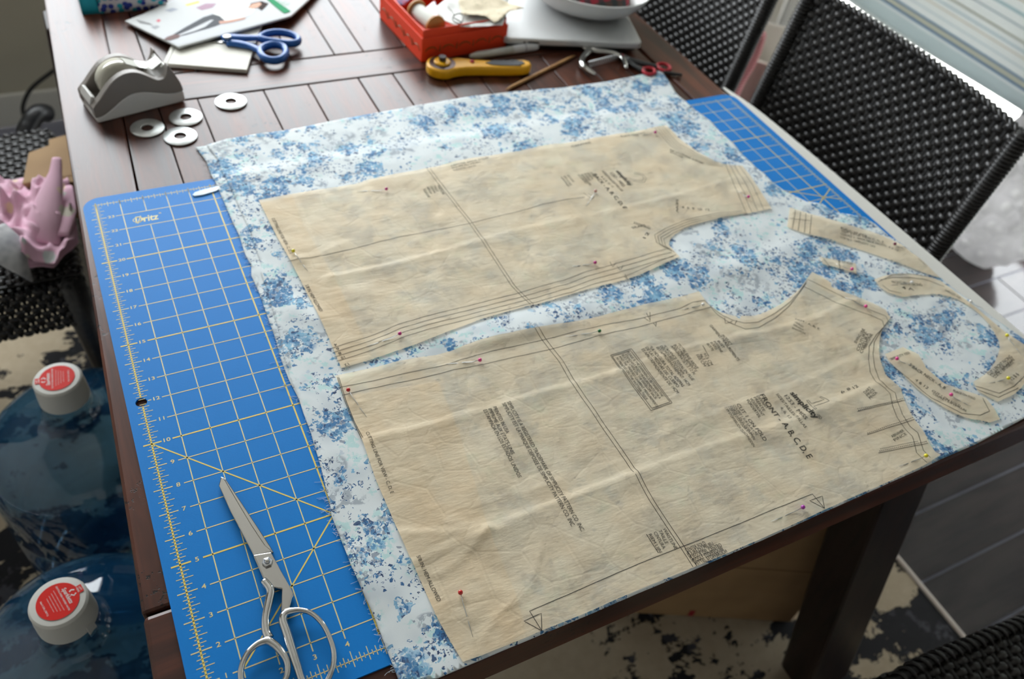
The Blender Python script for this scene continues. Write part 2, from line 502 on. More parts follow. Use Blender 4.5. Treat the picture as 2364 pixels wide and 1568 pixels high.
for seams, ya, yb in ((low, YF+g, YC0-g), (up, YC1+g, TY1-.1)):
    n_ = len(seams)
    for i in range(n_+1):
        if i == 0: P = [(gx(ya)+.0015, ya), (seams[0]-g, ya), (seams[0]-g+.006*(yb-ya), yb), (gx(yb)+.0015, yb)]
        else:
            xa = seams[i-1]+g; xb = seams[i]-g if i < n_ else .8545
            e1 = .006*(yb-ya) if i == 1 else 0
            P = [(xa, ya), (xb, ya), (xb, yb), (xa+e1, yb)]
        dz = random.choice([0, -.0002, .0001, -.0004])
        plank('plank', P, WOOD_Y, ZT+dz, ZT-TH+.006, bev=.0010)
on_table(MB().prism([(txl(0)+.02, TY0+.015), (TXR-.015, TY0+.015), (TXR-.015, TY1-.015), (txl(1.1)+.02, TY1-.015)], ZT-TH-.016, ZT-TH+.004).build('under_board', GROOVE))
ap = MB().box(.03, .87, .03, .05, .645, ZT-TH-.014); bevel(on_table(ap.build('apron', WOOD_DARK)), .003)
ap = MB().box(.03, .87, 1.25, 1.27, .645, ZT-TH-.014); bevel(on_table(ap.build('apron', WOOD_DARK)), .003)
ap = MB().box(.03, .05, .05, 1.25, .645, ZT-TH-.014); bevel(on_table(ap.build('apron', WOOD_DARK)), .003)
ap = MB().box(.85, .87, .05, 1.25, .645, ZT-TH-.014); bevel(on_table(ap.build('apron', WOOD_DARK)), .003)
def leg(b0, t0):
    vs = [(b0[0], b0[2], .0125), (b0[1], b0[2], .0125), (b0[1], b0[3], .0125), (b0[0], b0[3], .0125)]
    zt = ZT-TH-.017
    vs += [(t0[0], t0[2], zt), (t0[1], t0[2], zt), (t0[1], t0[3], zt), (t0[0], t0[3], zt)]
    fs = [(3, 2, 1, 0), (4, 5, 6, 7)]+[(i, (i+1) % 4, 4+(i+1) % 4, 4+i) for i in range(4)]
    bevel(on_table(MB().add(vs, fs).build('leg', WOOD_DARK)), .006)
leg((.862, .965, -.078, -.012), (.815, .905, .052, .122))
leg((-.075, .028, -.078, -.012), (-.015, .075, .052, .122))
leg((.862, .965, 1.31, 1.38), (.815, .905, 1.18, 1.25))
leg((-.075, .028, 1.31, 1.38), (-.015, .075, 1.18, 1.25))

# ------------------------------------------------------------------ wicker chairs
def strand_mesh(name, width, rib, amp, r, flat, phase, bow=0.0):
    n_ = int(width/rib)*6; pts = []
    for i in range(n_+1):
        s = width*i/n_
        pts.append((s-width/2, amp*math.tanh(2.2*cos(pi*s/rib+phase))-bow*(1-(2*s/width-1)**2), 0))   # over one rib, under the next
    me = MB().tube(pts, r, 6, flat, caps=True).mesh(name)
    me.polygons.foreach_set('use_smooth', [True]*len(me.polygons)); me.materials.append(WICKER)
    return me
_sm = {}
def woven_panel(root, M4, width, height, rib, pitch, r, bow=0.0, flat=2.85, amp=.0030):
    """panel in local x (width) / z (height), weave bulging along y; every strand is its own part"""
    key = (width, rib, r, bow, flat)
    if key not in _sm: _sm[key] = [strand_mesh('wicker_strand', width, rib, amp, r, flat, ph, bow) for ph in (0, pi)]
    n_ = int(height/pitch)
    for i in range(n_):
        o = link('wicker_strand', _sm[key][i % 2], None, root)
        o.matrix_local = M4 @ Matrix.Translation((0, 0, pitch*(i+.5)))
    nr = int(width/rib); kr = ('rib', height, r)
    if kr not in _sm:
        me = MB().tube([(0, 0, 0), (0, 0, height/2), (0, 0, height)], .0030, 6, .6, up=(0, 1, 0)).mesh('wicker_rib')
        me.materials.append(WICKER_B); _sm[kr] = me
    for i in range(nr+1):
        s = -width/2+rib*i
        o = link('wicker_rib', _sm[kr], None, root)
        o.matrix_local = M4 @ Matrix.Translation((s, -bow*(1-(2*(s+width/2)/width-1)**2), 0))
def make_chair(loc, rz, label, W=.45, top=.90, tilt=8, rib=.0114, pitch=.0112, r=.0021, bow=-.02, seat=True, strands=True):
    """origin on the floor under the backrest; the chair faces local -y ... seat in front"""
    c = empty('wicker_chair', loc, rz)
    tag(c, label, 'chair', 'black woven wicker dining chairs')
    # backrest: from seat height up, leaning back (+y)
    Mb = Matrix.Translation((0, 0, .44)) @ Matrix.Rotation(radians(-tilt), 4, 'X')
    bh = (top-.44)/cos(radians(tilt))
    woven_panel(c, Mb, W-.03, bh, rib, pitch, r, bow)
    def back_pt(x, z, y=0): return Mb @ Vector((x, y, z))
    lv, lf = [], []
    for i in range(13):
        s = -W/2+.012+(W-.024)*i/12; b_ = -bow*(1-(2*s/(W-.03))**2)
        lv += [tuple(back_pt(s, .004, b_)), tuple(back_pt(s, bh-.002, b_))]
        if i: lf.append((2*i-2, 2*i, 2*i+1, 2*i-1))
    solid(MB().add(lv, lf).build('back_light_stop', WICKER_B, c, True), .0012, 0)  # added black sheet, keeps light from showing through the weave
    for s in (-1, 1):
        e = s*(W/2-.008)
        p = [back_pt(e, 0), back_pt(e, bh*.5), back_pt(e, bh)]
        bp_ = MB().tube(p, .011, 8, 1.3, up=(0, 1, 0)).build('back_post', WICKER_B, c, True)
        # wrapping on the post
        rp = [back_pt(e+.0125*cos(a_*.9), bh*a_/500, .0145*sin(a_*.9)) for a_ in range(0, 500)]
        MB().tube(rp, .0022, 5, 1.0).build('post_wrap', WICKER, bp_, True)
    # braided top rail
    n_ = 90
    for ph in (0, 2*pi/3, 4*pi/3):
        pts = []
        for i in range(n_+1):
            s = -W/2+W*i/n_
            b_ = -bow*(1-(2*s/W)**2)
            pts.append(back_pt(s, bh+.001+.0035*sin(s*2*pi/.034+ph)-.008*(2*s/W)**6, b_+.0055*cos(s*2*pi/.034+ph)))
        MB().tube(pts, .0034, 6, .8).build('top_braid', WICKER, c, True)
    sd = .43
    if seat:
        Ms = Matrix.Translation((0, -.005, .445)) @ Matrix.Rotation(radians(90), 4, 'X')
        woven_panel(c, Ms, W-.03, sd-.01, .0114, .0115, .0021, 0)
        # woven skirt round the seat
        for yy_, hh in ((-sd, .10), (0.0, .10)):
            Mk = Matrix.Translation((0, yy_, .345))
            woven_panel(c, Mk, W-.03, hh, .0114, .0115, .0021, 0)
        for s in (-1, 1):
            Mk = Matrix.Translation((s*(W/2-.006), -sd/2-.002, .345)) @ Matrix.Rotation(radians(90), 4, 'Z')
            woven_panel(c, Mk, sd-.02, .10, .0114, .0115, .0021, 0)
        # rolled and wrapped front edge of the seat
        def edge(s): return Vector((s, -sd+.004+.02*abs(2*s/W)**7, .446-.012*abs(2*s/W)**6))
        se_ = MB().tube([edge(-W/2+W*i/40) for i in range(41)], .0075, 8).build('seat_edge', WICKER_B, c, True)
        nw = int(W/.0125)
        for ph in (0, pi):
            hw = [edge(-W/2+W*i/(nw*8))+Vector((0, .0088*cos(2*pi*i/16+ph), .0088*sin(2*pi*i/16+ph))) for i in range(nw*8+1)]
            MB().tube(hw, .0026, 6, .8).build('edge_wrap', WICKER, se_, True)
        MB().box(-W/2+.02, W/2-.02, -sd+.008, -.012, .425, .436).build('seat_board', WICKER_B, c)
    for sx in (-1, 1):
        for yy_, sp in ((-.02, .035), (-sd+.02, -.03)):
            MB().tube([(sx*(W/2-.022), yy_, .44), (sx*(W/2-.015), yy_+sp*.4, .2), (sx*(W/2-.004), yy_+sp, .018)], [.024, .021, .018], 8).build('leg', WICKER, c, True)
    return c
# right-hand side of the table, facing -x: local -y -> world -x
make_chair((1.085, .512, 0), radians(-90), 'black wicker dining chair pushed in beside the blue mat, its whole woven back showing', top=.862, W=.46)
make_chair((1.085, 1.035, 0), radians(-90), 'black wicker dining chair beside the laptop, mostly cut off by the top of the picture', top=.862, W=.46)
# near right corner, facing the table (+y), pulled out: only its seat edge is in view
sl_, sr_ = G(2040, 1568, .455), G(2364, 1437, .455)
rz_ = math.atan2(sr_.y-sl_.y, sr_.x-sl_.x)
cc_ = Vector((sl_.x, sl_.y, 0))+Vector((cos(rz_), sin(rz_), 0))*.215-Vector((-sin(rz_), cos(rz_), 0))*.425
make_chair(tuple(cc_), pi+rz_, 'black wicker dining chair at the near right corner, only its woven seat edge showing', top=.86, W=.46)
# far left, facing +x
make_chair((-.49, 1.075, 0), radians(90), 'black wicker dining chair by the left table edge holding a carton and pink cloth', top=.86, W=.44)

# ------------------------------------------------------------------ white card under the mat
cb = [(.80, -.028), (.952, -.028), (.958, .02), (.954, .30), (.947, .54), (.941, .60), (.9305, .645), (.9265, .645), (.9255, .60), (.80, .60)]
card = MB().prism(smooth_poly(cb, 2, 60), ZT, ZT+.001).build('white_card', M('white_card', RGB(226, 225, 218), .5))
tag(card, 'white card sheet slid under the mat and overhanging the right table edge', 'card')

# ------------------------------------------------------------------ blue cutting mat
MATB = NT('blue_mat')
v = MATB.coords()
sc_ = MATB.noise(MATB.coords((1, 40, 1), (0, 0, .9)), 6, 4, .7).outputs[0]
MATB.bsdf(Base_Color=MATB.mix(MATB.step(sc_, .74, .78), RGB(6, 124, 206), RGB(60, 150, 214)), Roughness=.5)
MATB.set(MATB.b.inputs['Specular IOR Level'], .2)
MATB.bump(MATB.noise(v, 900, 0).outputs[0], .06, .0005)
def rrect(x0, x1, y0, y1, r, n=8):
    P = []
    for cx, cy, a0 in ((x1-r, y1-r, 0), (x0+r, y1-r, 90), (x0+r, y0+r, 180), (x1-r, y0+r, 270)):
        for i in range(n+1):
            a = radians(a0+90*i/n); P.append((cx+r*cos(a), cy+r*sin(a)))
    return P
bm = bmesh.new()
outer = [bm.verts.new((x, y, ZM)) for x, y in rrect(-.53*IN, 36.5*IN, -.55*IN, 24.55*IN, .75*IN)]
hole = [bm.verts.new((-.02*IN+.2*IN*cos(2*pi*i/24), 12.02*IN-.02*IN+.2*IN*sin(2*pi*i/24), ZM)) for i in range(24)]
es = [bm.edges.new((L[i], L[(i+1) % len(L)])) for L in (outer, hole) for i in range(len(L))]
bmesh.ops.triangle_fill(bm, edges=es, use_beauty=True)
bmesh.ops.recalc_face_normals(bm, faces=bm.faces)
if sum(f.normal.z for f in bm.faces) < 0: bmesh.ops.reverse_faces(bm, faces=bm.faces)
me = bpy.data.meshes.new('cutting_mat'); bm.to_mesh(me); bm.free()
mat_o = link('cutting_mat', me, MATB.m); solid(mat_o, ZM-ZT-.001)
tag(mat_o, 'blue gridded cutting mat with pale yellow inch lines lying under the fabric', 'cutting mat')
LINEC = M('mat_line_yellow', RGB(226, 214, 150), .5)
LINET = M('mat_line_strong', RGB(232, 208, 96), .5)
dz = ZM+.00012
def mline(mb, a, b, w_):
    ribbon(mb, [(a[0]*IN, a[1]*IN), (b[0]*IN, b[1]*IN)], w_, None, False, dz)
thin, thick = MB(), MB()
for i in range(0, 37):
    lo = 0 if i == 0 else (.72 if i in (1, 2, 3, 4) else .45)
    if i == 2: mline(thin, (2, .72), (2, 22), .0008); mline(thin, (2, 23), (2, 24.12), .0008); continue
    if i == 0: mline(thick, (0, -.12), (0, 11.79), .0014); mline(thick, (0, 12.21), (0, 24.12), .0014); continue
    mline(thick if i % 5 == 0 else thin, (i, lo-.12 if lo == 0 else lo), (i, 24.12), .0014 if i % 5 == 0 else .0009)
for j in range(0, 25):
    if j in (0, 24): mline(thin, (-.12, j), (36.12, j), .0008); continue
    if j == 12: mline(thin, (.21, 12), (.33, 12), .0009); mline(thin, (.70, 12), (36.1, 12), .0009); continue
    L = thick if j % 5 == 0 else thin; w_ = .0014 if j % 5 == 0 else .0009
    mline(L, (-.28, j), (.33, j), w_); mline(L, (.70, j), (36.1, j), w_)
for a, b in (((0, 10), (5, 5)), ((5, 5), (.9, .9)), ((31, 16.6), (36, 13.6)), ((33.6, 13.2), (36, 14.6))): mline(thick, a, b, .0012)
tick = MB()
for j in range(0, 24*8):
    if j % 8 == 0: continue
    L = .26 if j % 4 == 0 else (.19 if j % 2 == 0 else .11)
    y_ = j/8; mline(tick, (-L*.85, y_), (L*1.15, y_), .0006)
    if j < 190: mline(tick, (36-L, y_), (36+L*.6, y_), .0006)
for j in range(0, 36*8):
    L = .30 if j % 8 == 0 else (.26 if j % 4 == 0 else (.18 if j % 2 == 0 else .10))
    x_ = j/8; mline(tick, (x_, -L*.7), (x_, L), .0006)
    mline(tick, (x_, 24-L*.7), (x_, 24+L*.5), .0006)
thin.build('grid_lines', LINEC, mat_o, kind='stuff'); thick.build('strong_grid_lines', LINET, mat_o, kind='stuff')
tick.build('ruler_ticks', LINEC, mat_o, kind='stuff')
def text_w(s, h):
    vs, _ = text_mesh(s); return (max(v.x for v in vs)-min(v.x for v in vs))*h/.69
num = MB()
for j in range(1, 24):
    s = str(j); wd = text_w(s, .0040)*1.3
    text_add(num, s, (.515*IN-wd/2, (j-.07)*IN), (1, 0), .0040, wd, None, dz, .012)
for i in range(1, 36):
    s = str(i); wd = text_w(s, .0040)*1.3
    text_add(num, s, (i*IN-wd/2, .46*IN), (1, 0), .0040, wd, None, dz, .012)
num.build('numerals', LINEC, mat_o, kind='stuff')
lg = MB()
text_add(lg, 'Dritz', (1.42*IN, 22.27*IN), (1, 0), .0105, 1.0*IN, None, dz, .022, .12)
ribbon(lg, [(1.50*IN, 22.2*IN), (1.70*IN, 22.72*IN)], .0009, None, False, dz+.00003)
ribbon(lg, [((1.56+.22*cos(a/12*2*pi))*IN, (22.47+.16*sin(a/12*2*pi))*IN) for a in range(12)], .0008, None, True, dz)
text_add(lg, '®', (2.46*IN, 22.62*IN), (1, 0), .0026, None, None, dz)
lg.build('brand_lettering', LINEC, mat_o, kind='stuff')
# sliver of clear plastic on the mat
sl = [G(*p) for p in ((444, 452), (450, 446), (470, 439), (506, 431), (508, 437), (500, 443), (470, 452), (449, 455))]
o = bevel(MB().prism([(p.x, p.y) for p in sl], ZM+.0002, ZM+.0016).build('plastic_sliver', M('clear_sliver', RGB(205, 225, 240), .15)), .0006)
tag(o, 'small pale plastic sliver on the mat by the fabric corner', 'plastic strip')

# ------------------------------------------------------------------ fabric
def nz(x, y, s, k=0.0): return noise.noise(Vector((x*s+k, y*s-k*.7, k)))
def px_poly(pts, z): return [(q.x, q.y) for q in (G(a, b, z) for a, b in pts)]
def seg_dist(x, y, a, b):
    dx, dy = b[0]-a[0], b[1]-a[1]; L = dx*dx+dy*dy
    t = max(0, min(1, ((x-a[0])*dx+(y-a[1])*dy)/L))
    return math.hypot(x-a[0]-t*dx, y-a[1]-t*dy), t
FPUCK = [((990, 800), (1420, 700), .0035, .018), ((1040, 815), (1330, 745), .003, .010), ((1480, 690), (1900, 560), .003, .02),
         ((790, 1260), (900, 1420), .0025, .014), ((640, 700), (760, 760), .002, .016), ((1560, 640), (1640, 560), .002, .02)]
FPUCK = [((G(*a).x, G(*a).y), (G(*b).x, G(*b).y), h, w_) for a, b, h, w_ in FPUCK]
MAT_TOP = 24.55*IN
def hF(x, y):
    z = ZM+.0018
    if y > MAT_TOP-.004: z -= .0024*min(1, (y-MAT_TOP+.004)/.02)
    z += .0011*(nz(x, y, 16)+.4) + .0006*nz(x, y, 45, 3.1)
    for a, b, h, w_ in FPUCK:
        d, t = seg_dist(x, y, a, b)
        if d < 3*w_: z += h*math.exp(-(d/w_)**2)*sin(pi*(t*.9+.05))
    return max(z, (ZM if y < MAT_TOP else ZT)+.0010)
def hF0(x, y): return hF(x, y)-.0009
FL = [(450, 335), (475, 368), (486, 400), (497, 419), (517, 466), (537, 512), (552, 543), (565, 584), (580, 612), (580, 635), (598, 675), (614, 721),
      (629, 762), (640, 796), (646, 821), (666, 874), (687, 915), (702, 953), (717, 997), (728, 1035), (743, 1081), (752, 1125), (764, 1170),
      (768, 1190), (785, 1239), (811, 1307), (835, 1362), (864, 1425), (887, 1485), (914, 1553), (921, 1575)]
FB = [(1010, 1567), (1150, 1508), (1300, 1445), (1500, 1359), (1608, 1313), (1722, 1264), (1904, 1183), (2022, 1130), (2140, 1076), (2172, 1060), (2250, 1027), (2364, 966), (2440, 926)]
FR = [(2450, 880), (2400, 815), (2364, 783), (2280, 724), (2226, 684), (2160, 632), (2081, 562), (2057, 548), (2020, 517), (1996, 501), (1948, 493), (1923, 488), (1899, 471), (1863, 466),
      (1839, 454), (1814, 442), (1785, 422), (1766, 403), (1744, 386), (1717, 359), (1693, 330), (1662, 304), (1640, 279), (1616, 262), (1589, 241), (1560, 211), (1545, 185), (1527, 160)]
FT = [(1400, 186), (1300, 199), (1100, 217), (960, 240), (800, 270), (660, 297), (560, 312), (497, 322)]
ZF = ZM+.002
fab0 = px_poly(FL+FB+FR+FT, ZF)
cx_, cy_ = .52, .35
FAB = NT('blue_floral_cotton')
v = FAB.coords((1, 1, 1))
def dist_vec(scale, amt):
    wob = FAB.noise(v, scale, 1, .6)
    sb = FAB.n('ShaderNodeVectorMath', operation='SUBTRACT'); FAB.t.links.new(wob.outputs['Color'], sb.inputs[0]); sb.inputs[1].default_value = (.5, .5, .5)
    vw = FAB.n('ShaderNodeVectorMath', operation='MULTIPLY_ADD')
    FAB.t.links.new(sb.outputs[0], vw.inputs[0]); vw.inputs[1].default_value = (amt, amt, 0); FAB.t.links.new(v, vw.inputs[2])
    return vw.outputs[0]
def sep(node):
    s_ = FAB.n('ShaderNodeSeparateColor'); FAB.t.links.new(node.outputs['Color'], s_.inputs[0]); return s_
v1, v2 = dist_vec(60, .03), dist_vec(260, .006)
ground = FAB.mix(FAB.step(FAB.noise(v, 30, 1, .6).outputs[0], .45, .75), RGB(222, 229, 230), RGB(202, 211, 216))
mint = FAB.math('MULTIPLY', FAB.step(FAB.noise(v2, 90, 3, .75).outputs[0], .52, .60), FAB.step(FAB.noise(v, 24, 0).outputs[0], .50, .60))
ground = FAB.mix(FAB.math('MULTIPLY', mint, .75), ground, RGB(176, 218, 216))
# grey washes with broken edges
gw = FAB.math('MULTIPLY', FAB.step(FAB.noise(v2, 110, 3, .75).outputs[0], .47, .55), FAB.step(FAB.noise(v, 27, 1, .6, .6).outputs[0], .555, .63))
c = FAB.mix(FAB.math('MULTIPLY', gw, .8), ground, RGB(150, 160, 170))
# flower bunches: blobs about an inch wide, each broken into small blossoms
def bunch(scale, thr, r0, r1):
    vb = FAB.voro(v1, scale); rb = sep(vb)
    return FAB.math('MULTIPLY', FAB.step(vb.outputs['Distance'], r1, r0), FAB.step(rb.outputs[0], thr, thr+.02)), rb
b1, r1_ = bunch(25, .40, .26, .66)
b2, r2_ = bunch(46, .62, .22, .58)
dens = FAB.math('MAXIMUM', b1, FAB.math('MULTIPLY', b2, .8))
shade = FAB.noise(v, 75, 1, .6).outputs[0]
wash = FAB.math('MULTIPLY', FAB.step(dens, .35, .75), FAB.step(FAB.noise(v2, 190, 2, .7).outputs[0], .46, .52))
c = FAB.mix(FAB.math('MULTIPLY', wash, .7), c, FAB.mix(FAB.step(shade, .35, .65), RGB(62, 130, 182), RGB(122, 180, 214)))
for scl, lim, base_ in ((185, .62, .012), (290, .56, .035)):
    vo = FAB.voro(v2, scl); ro = sep(vo)
    shp = FAB.step(FAB.math('ADD', vo.outputs['Distance'], FAB.math('MULTIPLY', FAB.math('SUBTRACT', FAB.noise(v, scl*2.6, 0).outputs[0], .5), .5)), lim, lim-.06)
    keep = FAB.step(FAB.math('SUBTRACT', FAB.math('MULTIPLY_ADD', dens, .80, base_), ro.outputs[0]), 0.0, .02)
    bl = FAB.mix(FAB.step(FAB.math('ADD', shade, FAB.math('MULTIPLY', ro.outputs[1], .25)), .45, .85), RGB(46, 112, 164), RGB(132, 184, 212))
    bl = FAB.mix(FAB.step(ro.outputs[2], .84, .88), bl, RGB(30, 68, 112))
    bl = FAB.mix(FAB.step(ro.outputs[1], .86, .9), bl, RGB(140, 150, 164))
    c = FAB.mix(FAB.math('MULTIPLY', FAB.math('MULTIPLY', shp, keep), .94), c, bl)
# navy curls (broken rings) in loose drifts
drift = FAB.noise(v, 26, 1, .5, .4).outputs[0]
for scl in (150, 240):
    vr = FAB.voro(v2, scl); rr = sep(vr)
    ring = FAB.step(FAB.math('ABSOLUTE', FAB.math('SUBTRACT', vr.outputs['Distance'], .30)), .10, .06)
    brk = FAB.step(FAB.noise(v, scl*2.2, 0).outputs[0], .44, .5)
    kk = FAB.step(FAB.math('ADD', FAB.math('MULTIPLY', rr.outputs[2], .25), drift), .68, .70)
    c = FAB.mix(FAB.math('MULTIPLY', FAB.math('MULTIPLY', ring, brk), kk), c, FAB.mix(rr.outputs[0], RGB(20, 46, 88), RGB(52, 112, 164)))
FAB.bsdf(Base_Color=c, Roughness=.8)
FAB.set(FAB.b.inputs['Sheen Weight'], .15)
FAB.bump(FAB.noise(v, 2200, 0).outputs[0], .10, .0004)
fabric = empty('floral_fabric', (cx_, cy_, ZM))
tag(fabric, 'folded white cotton fabric printed with small blue flowers spread over the mat', 'fabric')
def on_fab(o): o.parent = fabric; o.location = (-cx_, -cy_, -ZM); return o
inner = [(x+(.0135*max(0, min(1, (y-.25)/.25)) if x < .2 else 0), y) for x, y in px_poly(FL, ZF)]
inner = [(x+.0015*nz(x, y, 60), y) for x, y in inner]
fab1 = inner + px_poly(FB+FR+FT[:-1]+[(520, 318)], ZF)
lo_poly = px_poly(FL, ZF)
on_fab(sheet('lower_layer', lo_poly+[(x+.05, y) for x, y in reversed(lo_poly)], hF0, .006, FAB.m, fabric, .0004))
on_fab(sheet('upper_layer', fab1, hF, .0048, FAB.m, fabric, .0005))
# frayed threads along the cut edge
fr = MB()
for i in range(230):
    t = random.random()*(len(lo_poly)-2); k = int(t); a = Vector(lo_poly[k]).lerp(Vector(lo_poly[k+1]), t-k)
    L = random.uniform(.002, .007) if random.random() < .9 else random.uniform(.008, .014)
    an = pi+random.uniform(-.7, .7); cu = random.uniform(-1.3, 1.3); pts = []
    p = a+Vector((.001, 0))
    for s in range(6):
        pts.append((p.x, p.y, ZM+.0006+.0012*abs(sin(s*1.1+i))*(.3 if s < 5 else .1)))
        p = p+Vector((cos(an), sin(an)))*L/5; an += cu/5
    fr.tube(pts, .00014, 4)
on_fab(fr.build('frayed_threads', M('thread_white', RGB(225, 232, 240), .8), fabric, kind='stuff'))

# ------------------------------------------------------------------ tissue pattern pieces
def tissue(name, alpha):
    t = NT(name); v = t.coords()
    n1 = t.noise(v, 22, 2, .6).outputs[0]
    c = t.mix(t.step(n1, .3, .75), RGB(255, 240, 211), RGB(253, 231, 196))
    df = t.n('ShaderNodeBsdfPrincipled'); t.set(df.inputs['Base Color'], c); df.inputs['Roughness'].default_value = .55
    df.inputs['Specular IOR Level'].default_value = .25
    tr = t.n('ShaderNodeBsdfTransparent', Color=(1, .96, .9, 1))
    mx = t.n('ShaderNodeMixShader'); mx.inputs[0].default_value = alpha
    tl = t.n('ShaderNodeBsdfTranslucent'); t.set(tl.inputs['Color'], c)
    m2 = t.n('ShaderNodeMixShader'); m2.inputs[0].default_value = .22
    t.t.links.new(df.outputs[0], m2.inputs[1]); t.t.links.new(tl.outputs[0], m2.inputs[2])
    t.t.links.new(m2.outputs[0], mx.inputs[1]); t.t.links.new(tr.outputs[0], mx.inputs[2]); t.t.links.new(mx.outputs[0], t.out.inputs[0])
    bp = t.n('ShaderNodeBump'); bp.inputs['Strength'].default_value = .55; bp.inputs['Distance'].default_value = .002
    cr = t.voro(t.coords((1, 1, 1), (0, 0, .4)), 26, 'DISTANCE_TO_EDGE').outputs['Distance']
    h_ = t.math('ADD', t.math('MULTIPLY', t.noise(t.coords((1, 3, 1), (0, 0, .35)), 40, 3, .6).outputs[0], .8), t.math('MULTIPLY', t.step(cr, .0, .05), .10))
    t.set(bp.inputs['Height'], h_); t.t.links.new(bp.outputs[0], df.inputs['Normal'])
    return t.m
TISSUE, TISSUE2 = tissue('pattern_tissue', .30), tissue('pattern_tissue_fold', .34)
ZP = ZM+.0034
def P2(a, b): q = G(a, b, ZP); return (q.x, q.y)
# creases: polyline (pixels), height, half width
CREASE = [([(850, 1012), (1010, 975), (1120, 945), (1320, 887), (1425, 858)], .0022, .010), ([(921, 1231), (1040, 1226), (1128, 1222)], .0022, .012),
          ([(1128, 1222), (1340, 1140), (1440, 1102)], .0030, .014), ([(1440, 1102), (1640, 1030), (1800, 982), (1900, 940), (2040, 880)], .0024, .012),
          ([(1128, 1222), (1075, 1290), (1010, 1330)], .0016, .005), ([(1128, 1222), (1030, 1210)], .0014, .005), ([(1205, 1378), (1140, 1440), (1120, 1480)], .0016, .005),
          ([(1215, 1370), (1245, 1270)], .0014, .004), ([(951, 1297), (1100, 1230)], .0015, .008),
          ([(1100, 1165), (1440, 1062)], .0010, .005), ([(1530, 1000), (1880, 870), (2030, 800)], .0014, .012),
          ([(1640, 800), (1880, 735), (1960, 695)], .0020, .010), ([(1420, 858), (1600, 800), (1740, 765)], .0020, .010),
          ([(760, 640), (900, 612), (1010, 584)], .0028, .009), ([(1010, 584), (1180, 535), (1350, 500), (1560, 452)], .0016, .010),
          ([(676, 447), (740, 590), (770, 636)], .0012, .006), ([(770, 636), (800, 700), (840, 760)], .0014, .006),
          ([(660, 600), (730, 590), (790, 560)], .0012, .008), ([(1269, 333), (1330, 400), (1420, 490)], .0012, .010), ([(1560, 452), (1700, 410)], .0014, .01),
          ([(1470, 330), (1560, 440)], .0012, .012), ([(1010, 584), (1015, 500)], .0012, .02), ([(985, 395), (1000, 480)], .001, .02)]
CREASE = [([P2(*p) for p in L], h, w_) for L, h, w_ in CREASE]
CRB = [(min(p[0] for p in L)-3*w_, max(p[0] for p in L)+3*w_, min(p[1] for p in L)-3*w_, max(p[1] for p in L)+3*w_) for L, h, w_ in CREASE]
PINCH = []          # (x, y, height) filled from the pin list
def hP(x, y):
    z = hF(x, y)+.0011
    z += .0007*(nz(x, y, 30, 7)+.5)+.0012*max(0, nz(x, y, 13, 2))
    q = nz(x*1.4, y*.6, 34, 5); z += .0008*abs(q)
    for (L, h, w_), B in zip(CREASE, CRB):
        if B[0] < x < B[1] and B[2] < y < B[3]:
            d, i = min((seg_dist(x, y, L[i], L[i+1])[0], i) for i in range(len(L)-1))
            a, b = L[i], L[i+1]
            wq = w_*(.40 if (b[0]-a[0])*(y-a[1])-(b[1]-a[1])*(x-a[0]) > 0 else 2.0)     # steep on one side, gentle on the other
            if d < wq: z += h*.62*(1-d/wq)**1.5
    for a, b, h in PINCH:
        d = math.hypot(x-a, y-b)
        if d < .012: z += h*(1-d/.012)**2
    return z
def hL(x, y): return hP(x, y)+.0002
FRONT = [(773, 868), (863, 849), (939, 830), (1029, 817), (1086, 795), (1150, 782), (1233, 763), (1348, 741), (1480, 705), (1567, 688), (1595, 680), (1613, 675), (1625, 692), (1635, 706), (1659, 720), (1679, 728),
         (1697, 732), (1706, 738), (1711, 731), (1737, 730), (1764, 722), (1796, 707), (1821, 689), (1842, 671), (1856, 655), (1866, 639), (1874, 629), (1896, 641), (1917, 654), (1919, 664), (1980, 687), (2027, 706), (2044, 716),
         (2055, 735), (2037, 758), (2030, 783), (2028, 815), (2032, 840), (2044, 868), (2062, 883), (2080, 897), (2084, 918), (2098, 951), (2114, 976), (2133, 1000), (2144, 1023), (2160, 1044), (2172, 1050),
         (2140, 1071), (2112, 1085), (2074, 1103), (2023, 1126), (1959, 1153), (1904, 1178), (1870, 1194), (1819, 1217), (1722, 1260), (1608, 1307), (1530, 1339), (1360, 1412), (1279, 1446), (1208, 1476), (1148, 1500), (1103, 1518), (1068, 1530),
         (1044, 1488), (1011, 1431), (981, 1363), (951, 1297), (921, 1231), (889, 1156), (866, 1104), (837, 1018), (812, 957), (793, 913), (778, 876)]
BACK = [(597, 463), (676, 447), (817, 426), (855, 413), (986, 390), (1070, 367), (1177, 354), (1269, 333), (1314, 329), (1435, 308), (1537, 290), (1547, 298), (1576, 327), (1611, 352), (1643, 370), (1674, 381), (1713, 384), (1735, 413), (1781, 483),
        (1722, 494), (1658, 504), (1604, 518), (1563, 537), (1547, 552), (1544, 566), (1568, 595), (1499, 627), (1442, 648), (1355, 668), (1276, 694), (1180, 719), (1116, 738), (1032, 769), (963, 796), (871, 826), (788, 850), (744, 746), (680, 620), (637, 543)]
STRIP = [(1823, 479), (1869, 494), (1941, 515), (2012, 535), (2066, 556), (2119, 594), (2172, 642), (2148, 635), (2066, 606), (1994, 579), (1937, 561), (1869, 545), (1817, 524)]
SMALL = [(1891, 594), (1920, 600), (1975, 608), (1976, 635), (1934, 620), (1898, 611)]
